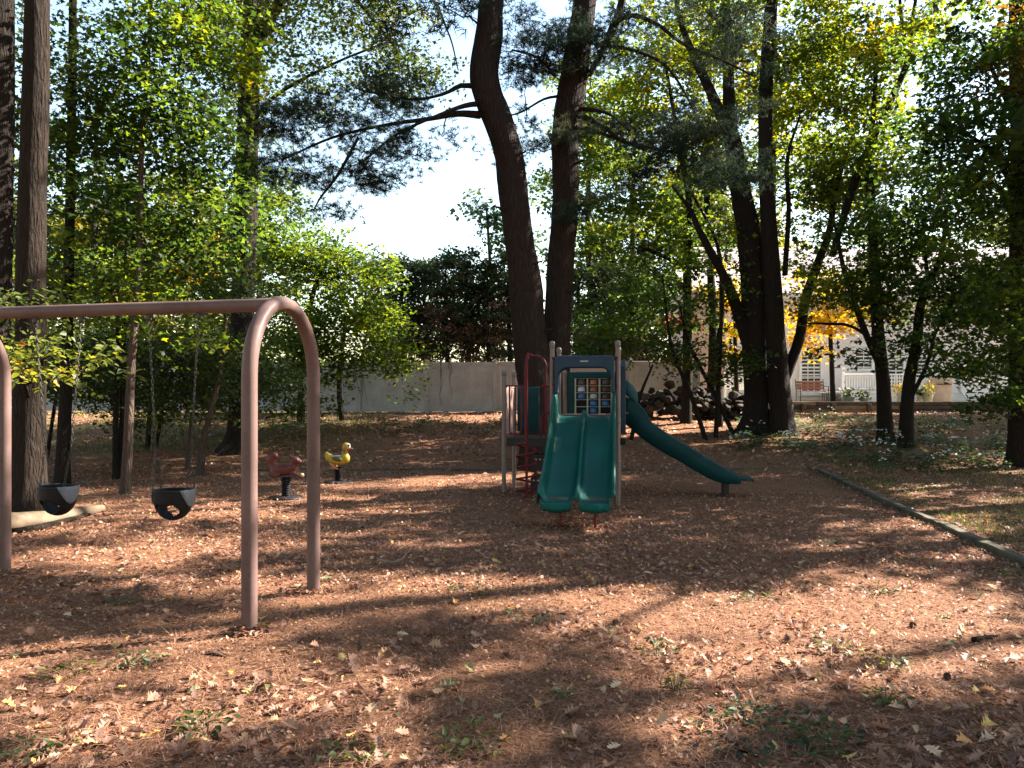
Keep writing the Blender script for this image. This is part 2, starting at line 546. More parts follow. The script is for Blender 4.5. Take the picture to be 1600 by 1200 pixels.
# ---- the rest of the litter: leaves and pine needles nobody could count
def litter():
    g = RNG
    Vs = []; Fs = []; Ts = []; off = 0
    def put(V, F, tone):
        nonlocal off
        Vs.append(V); Fs.append(F + off); Ts.append(tone); off += len(V)
    # near lobed leaves
    temps = []
    for k in range(6):
        V, F = oak_leaf([.4, .7, -.3, .9, .2, .5][k], [.5, -.3, .8, .1, .6, -.5][k], 40 + k)
        temps.append((np.array(V), tri_faces(F)))
    def place(n, d0, d1, pw, wide=.74):
        d = d0 + (d1 - d0) * g.random(n) ** pw
        x = g.uniform(-wide, wide, n) * d
        return x, d
    def normals(n, s):
        N = np.zeros((n, 3)); N[:, 2] = 1; N[:, :2] = g.normal(0, s, (n, 2)); return N
    def dirs(n):
        a = g.uniform(0, 2 * PI, n); return np.stack([np.cos(a), np.sin(a), np.zeros(n)], -1)
    for tm in temps:
        n = 560
        x, y = place(n, 3.0, 9.5, 1.35)
        keep = fbm(x * .8, y * .8, 31, 3) > .42 + .12 * g.random(n)
        x = x[keep]; y = y[keep]; n = len(x)
        P = np.stack([x, y, ground_z(x, y) + .012 + .015 * g.random(n)], -1)
        V, F = scatter(tm, P, normals(n, .38), dirs(n), g.uniform(.045, .10, n))
        put(V, F, np.repeat(np.clip(g.normal(.40, .22, n), 0, .95), len(tm[0])))
    # mid and far leaves
    for d0, d1, n, s0, s1, pw in ((3, 9, 34000, .010, .034, 1.1), (6, 17, 56000, .02, .055, .95), (15, 28, 22000, .06, .12, .75)):
        x, y = place(n, d0, d1, pw, .8)
        keep = fbm(x * .6, y * .6, 35, 3) > .18 + .30 * g.random(n)
        x = x[keep]; y = y[keep]; n = len(x)
        P = np.stack([x, y, ground_z(x, y) + .008 + .012 * g.random(n)], -1)
        V, F = scatter(LEAF2, P, normals(n, .7), dirs(n), g.uniform(s0, s1, n))
        put(V, F, np.repeat(np.clip(g.normal(.42, .25, n), 0, .93), 4))
    # leaves drifted against the feet of the posts
    for fx, fy in ((-1.725, 5.05), (-1.575, 6.1), (-4.47, 6.76), (1.48, 10.75), (.57, 10.89), (-.13, 12.1), (-3.44, 11.7), (-3.1, 13.9), (.72, 9.1), (1.12, 9.05)):
        n = 90
        a = g.uniform(0, 2 * PI, n); q = np.abs(g.normal(.05, .09, n)) + .045
        x = fx + q * np.cos(a); y = fy + q * np.sin(a)
        P = np.stack([x, y, ground_z(x, y) + .008 + .035 * np.exp(-(q / .12) ** 2) * g.random(n)], -1)
        V, F = scatter(LEAF4, P, normals(n, .7), dirs(n), g.uniform(.03, .075, n))
        put(V, F, np.repeat(np.clip(g.normal(.40, .22, n), 0, .95), 6))
    me = np_mesh('leaf_litter', np.concatenate(Vs), np.concatenate(Fs), {'tone': np.concatenate(Ts)})
    o = link('leaf_litter', me, dry_leaf)
    tag(o, 'scattered dry brown oak leaves lying all over the clearing', 'leaf litter', kind='stuff')
    # pine straw: bent strips in small bundles
    n = 20000
    x, y = place(n, 2.9, 10, 1.25)
    nb = 3
    T = np.array([(-.008, 0, 0), (.008, 0, 0), (-.008, .5, .05), (.008, .5, .05), (0, 1, 0)], float)
    Fd = np.array([(0, 1, 3), (0, 3, 2), (2, 3, 4)])
    x = np.repeat(x, nb) + g.normal(0, .012, n * nb); y = np.repeat(y, nb) + g.normal(0, .012, n * nb)
    n2 = n * nb
    a = np.repeat(g.uniform(0, 2 * PI, n), nb) + g.normal(0, .25, n2)
    D = np.stack([np.cos(a), np.sin(a), np.zeros(n2)], -1)
    P = np.stack([x, y, ground_z(x, y) + .006 + .016 * g.random(n2)], -1)
    V, F = scatter((T, Fd), P, normals(n2, .2), D, g.uniform(.07, .13, n2) * (1 + .0 * y))
    o = link('pine_straw', np_mesh('pine_straw', V, F, {'tone': np.repeat(np.clip(g.normal(.5, .25, n2), 0, 1), 5)}), dry_needle)
    tag(o, 'reddish dry pine needles matted over the play area', 'pine straw', kind='stuff')
    # grass: the patch of lawn on the left bank and thin grass beyond the right edging
    Tg = np.array([(-.05, 0, 0), (.05, 0, 0), (.03, .6, .06), (-.03, .6, .06), (0, 1, .2)], float)
    Fg = np.array([(0, 1, 2), (0, 2, 3), (3, 2, 4)])
    def grass(name, label, x, y, s0, s1):
        n = len(x)
        P = np.stack([x, y, ground_z(x, y)], -1)
        a = g.uniform(0, 2 * PI, n)
        D = np.stack([np.cos(a) * .5, np.sin(a) * .5, np.ones(n)], -1)
        N = np.stack([np.cos(a), np.sin(a), -.3 * np.ones(n)], -1)
        V, F = scatter((Tg, Fg), P, N, D, g.uniform(s0, s1, n))
        o = link(name, np_mesh(name, V, F, {'tone': np.repeat(np.clip(g.normal(.45, .2, n), 0, 1), 5)}), leaf_green)
        tag(o, label, 'grass', kind='stuff')
    n = 20000
    y = g.uniform(18.5, 27.5, n); x = g.uniform(-.72, -.18, n) * y
    k = fbm(x * .5, y * .5, 51, 3) > .46
    grass('lawn_grass', 'patchy green grass on the bank behind the left trees', x[k], y[k], .04, .13)
    n = 22000
    y = g.uniform(6.5, 18, n); x = (6.35 - (16 - y) * .186) + .3 + 6 * g.random(n) ** 1.5
    k = (fbm(x * .8, y * .8, 55, 3) > .5) & (x < .75 * y)
    grass('edge_grass', 'thin grass beyond the timber edging on the right', x[k], y[k], .03, .09)
litter()
# ================================================================== FENCE, HOUSE, WALLS, EDGING
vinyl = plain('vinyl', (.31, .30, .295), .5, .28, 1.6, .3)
white_paint = plain('white_paint', (.78, .78, .78), .45, .06, 3)
siding_m = plain('siding', (.80, .73, .74), .6, .07, 1.0)
brick_pink = plain('peach_stucco', (.56, .40, .35), .8, .12, 2.0, .2, .3)
glass_m = NT('window_glass').set((.012, .014, .016), .12, .25)
roof_m = plain('roof_shingle', (.36, .30, .30), .9, .3, 14, .1, .6)
timber_m = plain('weathered_timber', (.075, .066, .043), .9, .45, 5, .15, .6)
timber_d = plain('dark_timber', (.075, .055, .042), .9, .4, 4, .1, .7)
timber_l = plain('tan_timber', (.20, .14, .095), .9, .35, 4, .1, .6)
stone_m = plain('field_stone', (.034, .029, .025), .95, .45, 3, .2, .8)
stone_b = plain('brown_stone', (.046, .033, .026), .95, .45, 3, .2, .8)
lawn_m = plain('lawn', (.09, .12, .035), .95, .4, 6, .1, .8)
patio_m = plain('patio_concrete', (.42, .38, .34), .9, .15, 3, .2, .2)

# ---- white vinyl privacy fence, posts every 2.44 m
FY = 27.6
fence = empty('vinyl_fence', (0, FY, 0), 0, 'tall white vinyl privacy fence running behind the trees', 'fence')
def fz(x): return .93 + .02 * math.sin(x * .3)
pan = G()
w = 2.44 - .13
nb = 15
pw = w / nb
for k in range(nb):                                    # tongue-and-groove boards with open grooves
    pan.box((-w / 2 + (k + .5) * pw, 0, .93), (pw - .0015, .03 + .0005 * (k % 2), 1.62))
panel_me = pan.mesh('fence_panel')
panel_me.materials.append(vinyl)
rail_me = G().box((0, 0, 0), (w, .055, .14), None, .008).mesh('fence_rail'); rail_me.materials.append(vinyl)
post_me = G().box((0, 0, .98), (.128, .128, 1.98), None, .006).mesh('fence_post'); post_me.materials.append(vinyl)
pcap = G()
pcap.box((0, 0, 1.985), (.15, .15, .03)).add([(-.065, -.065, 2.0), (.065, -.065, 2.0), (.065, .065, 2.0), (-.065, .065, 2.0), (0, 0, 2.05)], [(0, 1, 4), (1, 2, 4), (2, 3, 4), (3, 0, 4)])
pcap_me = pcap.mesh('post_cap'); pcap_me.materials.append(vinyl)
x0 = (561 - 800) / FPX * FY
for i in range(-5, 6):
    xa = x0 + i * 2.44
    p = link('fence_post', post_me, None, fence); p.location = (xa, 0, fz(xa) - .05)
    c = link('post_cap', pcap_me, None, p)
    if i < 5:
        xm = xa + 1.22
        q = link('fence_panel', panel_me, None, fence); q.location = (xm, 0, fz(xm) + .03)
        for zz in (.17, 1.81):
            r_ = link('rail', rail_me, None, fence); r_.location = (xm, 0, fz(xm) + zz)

# ---- bare vines hanging over the fence
vine_m = plain('vine', (.10, .075, .055), .9, .3, 9, .1)
for i, (pxs, n, lab) in enumerate(((540, 7, 'bare brown vines hanging over the white fence left of the playset'), (695, 4, 'thin dry vine trailing down the white fence panel beside the playset'))):
    gv = G()
    r = random.Random(i)
    for k in range(n):
        a = at(pxs + r.uniform(-28, 34) * (1 if i == 0 else .35), 566, FY - .12); 
        L = r.uniform(.7, 1.75)
        pts = [a + Vector((r.uniform(-.05, .05) + (.3 * q if i == 0 else .04 * q) * r.uniform(.2, 1.1), -.03 * q, -L * q)) for q in (0, .25, .5, .75, 1)]
        pts.insert(0, a + Vector((0, .12, .12)))
        gv.tube(pts, [.013, .013, .011, .009, .007, .004], 4)
    o = gv.obj('hanging_vine', vine_m)
    tag(o, lab, 'vine')

# ---- raised yard with retaining wall
YZ = 1.30
yard = G()
yard.add([(8.6, 28.25, YZ), (60, 28.25, YZ), (60, 33, YZ), (8.6, 33, YZ), (8.6, 60, YZ), (60, 60, YZ), (8.6, 28.25, .5), (8.6, 60, .5)], [(0, 1, 2, 3), (3, 2, 5, 4), (0, 3, 7, 6)])
yo = tag(yard.obj('yard_lawn', lawn_m), 'raised yard in front of the house', kind='structure')
patio = G().box((17, 31.2, YZ + .01), (17, 3.4, .05)).obj('patio', patio_m)
tag(patio, 'pale patio along the back of the house', kind='structure')
rw = empty('retaining_wall', (0, 28.1, 0), 0, 'low dark timber retaining wall in front of the house yard', 'wall')
r = random.Random(4)
for row in range(4):
    x = 9.9 - (row % 2) * .6
    while x < 30:
        L = 2.44 if x > 10 else 1.8
        o = G().box((x + L / 2, r.uniform(-.012, .012), .80 + row * .145 + .07), (L - .012, .19, .138), None, .012).obj('timber', timber_l if (x < 13.5 and r.random() < .55) else timber_d, rw)
        x += L
for x in (10.6, 11.7, 13.0, 14.3):
    G().box((x, -.15, 1.0), (.14, .1, .6), None, .01).obj('wall_post', timber_d, rw)

# ---- the house behind the right-hand trees
HY = 34.5
def hx(px, d=HY): return (px - 800) / FPX * d
def hz(py, d=HY): return EYE + (HOR - py) / FPX * d
house = empty('house', (0, HY, YZ), 0, 'beige sided house with white trim half hidden behind the right trees', 'house')
def hp(g, name, mat, smooth=False):
    o = g.obj(name, mat, house, smooth); o.location = (0, -HY + 0, -YZ); return o
def clap(x0, x1, z0, z1, y, step=.16):
    g = G()
    z = z0; V = []; F = []
    while z < z1 - .01:
        n = len(V); z2 = min(z + step, z1)
        V += [(x0, y - .05, z), (x1, y - .05, z), (x1, y, z2), (x0, y, z2), (x0, y, z), (x1, y, z)]
        F += [(n, n + 1, n + 2, n + 3), (n + 4, n + 5, n + 1, n)]
        z += step
    return g.add(V, F)
xl, xr = hx(1128), hx(1720)
eave = hz(466)
hp(clap(xl, xr, YZ - .05, eave, HY), 'siding', siding_m)
hp(G().box(((xl + xr) / 2, HY + 4.2, (YZ + eave) / 2 - .2), (xr - xl - .1, 8.2, eave - YZ - .6)), 'core_wall', siding_m)
hp(G().box((xl + .06, HY - .03, (YZ + eave) / 2), (.14, .06, eave - YZ)), 'corner_board', white_paint)
hp(G().box(((xl + xr) / 2, HY - .38, eave + .06), (xr - xl + .6, .06, .24)), 'fascia', white_paint)
hp(G().box(((xl + xr) / 2, HY - .18, eave + .0), (xr - xl + .5, .38, .03)), 'soffit', white_paint)
rg = G()
V = []; F = []
nr = 26
for i in range(nr):                                       # shingle courses stepped up the slope
    y0_, y1_ = HY - .45 + i * .19, HY - .45 + (i + 1) * .19 + .02
    za, zb = eave + .17 + i * .115, eave + .17 + (i + 1) * .115
    n = len(V)
    V += [(xl - .3, y0_, za + .02), (xr + .3, y0_, za + .02), (xr + .3, y1_, zb), (xl - .3, y1_, zb), (xl - .3, y0_, za), (xr + .3, y0_, za)]
    F += [(n, n + 1, n + 2, n + 3), (n + 4, n + 5, n + 1, n)]
hp(rg.add(V, F), 'roof', roof_m)
# peach wing at the left end
wx0, wx1 = hx(1078), xl
hp(G().box(((wx0 + wx1) / 2, HY + 2.0, (YZ + hz(452)) / 2), (wx1 - wx0, 5, hz(452) - YZ)), 'wing_wall', brick_pink)
hp(G().add([(wx0 - .3, HY - .8, hz(455)), (wx1, HY - .8, hz(455)), (wx1, HY + 2, hz(455) + 1.3), (wx0 - .3, HY + 2, hz(455) + 1.3), (wx0 - .3, HY - .8, hz(455) - .2), (wx1, HY - .8, hz(455) - .2)], [(0, 1, 2, 3), (4, 5, 1, 0)]), 'wing_roof', roof_m)

def window(px0, py0, px1, py1, nxp, nyp, name='window', frame=.10, label=None):
    """opening with casing, sash bars and separate panes"""
    x0, x1, z1, z0 = hx(px0), hx(px1), hz(py0), hz(py1)
    g = G()
    y = HY - .05
    for xx in (x0 - frame / 2, x1 + frame / 2):
        g.box((xx, y, (z0 + z1) / 2), (frame, .09, z1 - z0 + 2 * frame), None, .008)
    g.box(((x0 + x1) / 2, y, z1 + frame / 2), (x1 - x0 - .002, .088, frame), None, .008)
    g.box(((x0 + x1) / 2, y - .01, z0 - frame / 2), (x1 - x0 - .002, .1, frame), None, .008)
    w_ = hp(g, name, white_paint)
    if label: w_['label'] = label
    cw = (x1 - x0) / nxp; ch = (z1 - z0) / nyp
    m = G()
    for i in range(1, nxp): m.box((x0 + i * cw, y + .005, (z0 + z1) / 2), (.03, .04, z1 - z0))
    for j in range(1, nyp): m.box(((x0 + x1) / 2, y + .006, z0 + j * ch), (x1 - x0, .036, .03))
    mb = m.obj('glazing_bars', white_paint, w_)
    for i in range(nxp):
        for j in range(nyp):
            G().box((x0 + (i + .5) * cw, y + .022, z0 + (j + .5) * ch), (cw - .03, .01, ch - .03)).obj('pane', glass_m, w_)
    return w_
window(1252, 549, 1281, 614, 3, 5, 'patio_door', .13)
window(1336, 548, 1361, 576, 2, 3, 'window')
window(1388, 563, 1410, 606, 2, 1, 'back_door', .12)
window(1430, 560, 1448, 590, 2, 2, 'window')
window(1140, 548, 1163, 588, 2, 2, 'window', .14)
window(1172, 546, 1190, 590, 2, 2, 'window', .14)
window(1205, 549, 1232, 612, 3, 5, 'patio_door', .13)
# downspout
dsx = hx(1500)
hp(G().tube([(dsx, HY - .3, eave), (dsx, HY - .1, eave - .35), (dsx, HY - .08, YZ + .5), (dsx + .12, HY - .35, YZ + .12)], .05, 6), 'downspout', white_paint)

def railing(px0, px1, d, pyt, pyb, label, n):
    xa, xb = hx(px0, d), hx(px1, d); zt, zb = hz(pyt, d), hz(pyb, d)
    e = empty('porch_railing', (xa, d, zb), 0, label, 'railing')
    L = xb - xa; H = zt - zb
    for zz in (H - .03, .10):
        G().box((L / 2, 0, zz), (L - .1, .07, .06), None, .008).obj('rail', white_paint, e)
    bm_ = G().box((0, 0, H / 2 + .03), (.045, .045, H - .2), None, .004).mesh('baluster'); bm_.materials.append(white_paint)
    for k in range(n):
        b = link('baluster', bm_, None, e); b.location.x = .1 + (L - .2) * (k + .5) / n
    for xx in (0, L):
        q = G().box((xx, 0, H / 2 + .04 - .12), (.11, .11, H + .32), None, .006)
        q.box((xx, 0, H + .22), (.15, .15, .05), None, .006)
        q.obj('newel_post', white_paint, e)
    return e
# porch landing with its skirting and steps
porch = empty('porch', (hx(1370, 32.6), 32.9, YZ), 0, 'small white porch landing with steps by the back door', 'porch')
pz = hz(611, 32.3) - YZ
G().box((.0, .5, pz - .06), (3.1, 2.0, .1), None, .01).obj('deck', white_paint, porch)
G().box((.0, -.45, (pz - .12) / 2), (3.0, .04, pz - .13)).obj('skirt', white_paint, porch)
for k in range(3):
    G().box((1.85 + .28 * k, .2, pz - .14 - k * .16), (.27, 1.1, .05), None, .008).obj('step', white_paint, porch)
railing(1317, 1424, 32.3, 584, 611, 'white picket railing on the porch by the back door', 24)
railing(1133, 1192, 32.0, 591, 612, 'white picket railing seen left of the big forked trunk', 16)

# yard things
bench_m = plain('bench_red', (.25, .12, .10), .6, .2, 6)
iron_m = plain('iron', (.03, .03, .03), .5, .2, 6)
bx_ = hx(1269, 30.2)
bench = empty('garden_bench', (bx_, 30.2, YZ + .03), 0, 'reddish garden bench in front of the patio door', 'bench')
for k in range(4): G().box((0, -.2 + k * .11, .44), (1.05, .09, .03), None, .006).obj('seat_slat', bench_m, bench)
for k in range(3): G().box((0, .22 + k * .03, .56 + k * .12), (1.05, .025, .1), None, .006).obj('back_slat', bench_m, bench)
for sx in (-.55, .55):
    g = G().tube([(sx, -.24, 0), (sx, -.24, .62), (sx, .24, .64)], .02, 6)
    g.tube([(sx, .2, 0), (sx, .2, .45), (sx, .32, .92)], .02, 6)
    g.obj('side_frame', iron_m, bench)
t2 = empty('patio_table', (hx(1305, 30.4), 30.4, YZ + .03), 0, 'low pale patio table beside the reddish bench', 'table')
G().box((0, 0, .40), (1.0, .6, .04), None, .01).obj('tabletop', plain('tan_wood', (.5, .42, .34), .6), t2)
for sx in (-.42, .42):
    for sy in (-.22, .22): G().bar((sx, sy, 0), (sx, sy, .385), .02, 6).obj('leg', iron_m, t2)
# covered grill
gm = plain('tan_cover', (.50, .35, .26), .8, .14, 4, .2, .2)
gr = empty('covered_grill', (hx(1468, 31.0), 31.0, YZ + .03), 0, 'tan cloth cover over a barbecue grill by the house wall', 'grill')
g = G()
prof = [(.00, .40, .30), (.30, .39, .29), (.72, .40, .30), (.78, .43, .32), (.86, .42, .31), (1.02, .32, .22), (1.06, .26, .16)]
V = []; F = []
for z, ax, ay in prof:
    for k in range(20):
        a = 2 * PI * k / 20
        ca, sa = math.cos(a), math.sin(a)
        q = 1 / max(abs(ca), abs(sa)) ** .75
        fold = 1 + (.035 * math.sin(a * 7) if z < .7 else 0)
        V.append((ax * ca * q * fold, ay * sa * q * fold, z))
for i in range(len(prof) - 1):
    for k in range(20):
        k2 = (k + 1) % 20
        F.append((i * 20 + k, i * 20 + k2, (i + 1) * 20 + k2, (i + 1) * 20 + k))
F.append(tuple((len(prof) - 1) * 20 + k for k in range(20)))
g.add(V, F).obj('cover', gm, gr, True)
G().bar((-.3, -.34, .72), (.3, -.34, .72), .02, 6).obj('handle', iron_m, gr)

def pot_plant(px, py0, py1, wpx, d, pm, leafm, label, tone, spread=1.0):
    e = empty('potted_plant', (hx(px, d), d, YZ + .03), 0, label, 'potted plant')
    w_ = wpx / FPX * d / 2; h = (py1 - py0) / FPX * d
    h = max(h, .18)
    g = G().lathe((0, 0, 0), [(w_ * .7, 0), (w_ * .95, h * .9), (w_ * 1.08, h * .9), (w_ * 1.08, h), (w_ * .92, h), (w_ * .88, h * .85)], 14)
    g.obj('pot', pm, e, True)
    n = 90
    gg = RNG
    P = gg.normal(0, 1, (n, 3)) * np.array([w_ * .6 * spread, w_ * .6 * spread, .12]) + np.array([0, 0, h + .12])
    N = gg.normal(0, 1, (n, 3)) + np.array([0, -.5, 1.0])
    V, F = scatter(LEAF2, P, N, gg.normal(0, 1, (n, 3)), gg.uniform(.08, .16, n))
    link('leaves', np_mesh('leaves', V, F, {'tone': np.repeat(np.clip(gg.normal(tone, .15, n), 0, 1), 4)}), leafm, e)
potg = plain('grey_pot', (.28, .29, .27), .7); pott = plain('pale_pot', (.62, .55, .48), .7); poty = plain('tan_pot', (.55, .42, .30), .7)
pot_plant(1325, 613, 622, 22, 29.6, potg, leaf_green, 'wide grey planter in front of the white porch railing', .4)
pot_plant(1350, 618, 622, 14, 29.3, potg, leaf_green, 'small green potted plant right of the wide grey planter', .45, 1.8)
pot_plant(1406, 607, 623, 15, 29.6, pott, leaf_yellow, 'pale pot of yellow flowers right of the porch', .3)
pot_plant(1436, 612, 622, 9, 29.6, poty, leaf_green, 'small tan pot between the two larger yellow plants', .5)
pot_plant(1449, 606, 622, 18, 29.6, poty, leaf_yellow, 'tan planter of yellowish foliage next to the covered grill', .1)

# ---- dry stone pile on the bank
rocks = []
for k in range(8):
    bm = bmesh.new()
    bmesh.ops.create_icosphere(bm, subdivisions=2, radius=.5)
    rq = random.Random(k)
    pl = [(Vector((rq.gauss(0, 1), rq.gauss(0, 1), rq.gauss(0, 1))).normalized(), rq.uniform(.28, .42)) for _ in range(9)]
    for v in bm.verts:
        for nrm, dd in pl:
            e = v.co.dot(nrm) - dd
            if e > 0: v.co -= nrm * e
        v.co += Vector((rq.uniform(-.015, .015),) * 3)
    me = bpy.data.meshes.new('stone'); bm.to_mesh(me); bm.free()
    me.materials.append(stone_m if k % 2 else stone_b)
    rocks.append(me)
pile = empty('stone_pile', at(1085, 640, 25.0), 0, 'heap of dark field stones on the bank left of the forked trunk', 'stone pile')
px_, py_, pz_ = pile.location
rq = random.Random(9)
for k in range(190):
    t = rq.random()
    X = -2.2 + 5.2 * t
    top = 1.05 * (1 - .55 * max(0, (t - .25) / .75)) * min(1, .45 + t * 3)
    zz = rq.random() ** .8 * top
    half = .85 * (1 - zz / (top + .25))
    Y = rq.uniform(-half, half * .6)
    s = rq.uniform(.22, .48)
    o = link('stone', rocks[rq.randrange(8)], None, pile)
    o.location = (X, Y, gz(px_ + X, py_ + Y) - pz_ + zz + .04)
    o.scale = (s * rq.uniform(1, 1.5), s * rq.uniform(.9, 1.2), s * rq.uniform(.5, .8))
    o.rotation_euler = (rq.gauss(0, .25), rq.gauss(0, .25), rq.uniform(0, 6.28))

# ---- timber edging round the play area
edge = empty('timber_edging', (6.35, 16.0, 0), 0, 'weathered timber edging around the play area', 'edging')
def edging(a, b, n, h=.12):
    a = Vector(a); b = Vector(b)
    for k in range(n):
        p = a.lerp(b, k / n); q = a.lerp(b, (k + 1) / n)
        c = (p + q) / 2; dv = q - p
        R = Matrix.Rotation(math.atan2(dv.y, dv.x) + random.uniform(-.012, .012), 3, 'Z')
        R = R @ Matrix.Rotation(random.uniform(-.03, .03), 3, 'X')
        zc = gz(c.x, c.y) + h / 2 - .03 + random.uniform(-.008, .008)
        g = G()
        # split, uneven timber: many cross-sections
        L = dv.length - .012
        V = []; F = []
        m = 10
        for i in range(m + 1):
            x = -L / 2 + L * i / m
            j = [random.uniform(-.006, .006) for _ in range(8)]
            V += [(x, -.052 + j[0], -h / 2), (x, -.056 + j[1], h / 2 - .015 + j[2]), (x, -.042, h / 2 + j[3]), (x, .042, h / 2 + j[4]), (x, .056 + j[5], h / 2 - .015 + j[6]), (x, .052 + j[7], -h / 2)]
        for i in range(m):
            for k2 in range(6):
                k3 = (k2 + 1) % 6
                F.append((i * 6 + k2, i * 6 + k3, i * 6 + 6 + k3, i * 6 + 6 + k2))
        F += [tuple(range(5, -1, -1)), tuple(m * 6 + i for i in range(6))]
        g.add([R @ Vector(v) + Vector((c.x - 6.35, c.y - 16.0, zc)) for v in V], F)
        g.obj('timber', timber_m, edge)
edging((6.35, 16.0, 0), (4.2, 4.4, 0), 5, .10)
edging((6.25, 16.05, 0), (-5.5, 16.0, 0), 5, .055)
# ================================================================== TREES
SUNX, SUNY = SUN.x / SUN.z, SUN.y / SUN.z
# openings cut in unseen crowns to put sun on these ground patches, as (px, py, rx, ry)
GAPS = [(1130, 960, 260, 36), (1400, 965, 220, 40), (1150, 1070, 150, 24), (1480, 1045, 150, 30), (690, 950, 110, 16), (640, 1125, 150, 22), (960, 985, 100, 14), (760, 1165, 130, 14), (470, 1165, 90, 14),
        (110, 1075, 250, 30), (190, 1020, 280, 20), (-300, 1050, 420, 100), (120, 878, 240, 16), (300, 802, 190, 9), (330, 842, 120, 7), (-420, 890, 200, 40), (-100, 800, 120, 20), (60, 1170, 120, 14),
        (520, 700, 110, 9), (650, 745, 110, 6), (1530, 850, 90, 22), (1450, 760, 120, 7), (330, 915, 130, 9), (395, 992, 100, 17), (420, 958, 110, 14), (800, 905, 90, 7), (1010, 905, 90, 7), (-330, 760, 160, 24), (560, 905, 90, 7)]

def sunlit(P):
    X = P[:, 0] - SUNX * P[:, 2]; Y = P[:, 1] - SUNY * P[:, 2]
    ok = Y > 1.2
    Y = np.maximum(Y, 1.2)
    px = 800 + FPX * X / Y; py = HOR + FPX * EYE / Y
    wob = (fbm(X * 1.5, Y * 1.5, 91, 5) - .5)
    m = np.zeros(len(P), bool)
    for cx, cy, rx, ry in GAPS:
        q = ((px - cx) / rx) ** 2 + ((py - cy) / ry) ** 2
        m |= q + wob * 2.4 < 1
    m |= (py > 893) & (px > -80) & (px < 1680) & (fbm(X * 1.7 + 9, Y * 1.7, 131, 5) > .53 - .10 * smooth01((py - 970) / 90)) & ~((px > 1240) & (py > 1085 + (1600 - px) * .12)) & ~((px < 280) & (py > 912) & (py < 968))
    # small openings cut by noise everywhere else
    rest = (fbm(X * .55, Y * .55, 97, 4) > .63)
    shut = ((px > 540) & (px < 1520) & (py > 640)) | ((px > 1200) & (py > 640) & (py < 745)) | ((px > -100) & (px < 1700) & (py > 895))
    return (m | (rest & ~shut)) & ok

def in_view(P, pad=40):
    Y = np.maximum(P[:, 1], .1)
    px = 800 + FPX * P[:, 0] / Y; py = HOR - FPX * (P[:, 2] - EYE) / Y
    return (P[:, 1] > .5) & (px > -pad) & (px < 1600 + pad) & (py > -pad) & (py < 1240)

def tube_np(P, R, sides=6):
    """round limb as arrays"""
    P = np.asarray(P, float); n = len(P)
    T = np.gradient(P, axis=0); T = unit(T)
    ref = np.tile(np.array([[.31, .87, .38]]), (n, 1))
    U = unit(np.cross(T, ref)); W = np.cross(T, U)
    a = np.arange(sides) * 2 * PI / sides
    V = P[:, None, :] + R[:, None, None] * (U[:, None, :] * np.cos(a)[None, :, None] + W[:, None, :] * np.sin(a)[None, :, None])
    I = np.arange(n * sides).reshape(n, sides)
    J = np.roll(I, -1, axis=1)
    F = np.stack([I[:-1], J[:-1], J[1:], I[1:]], -1).reshape(-1, 4)
    return V.reshape(-1, 3), F

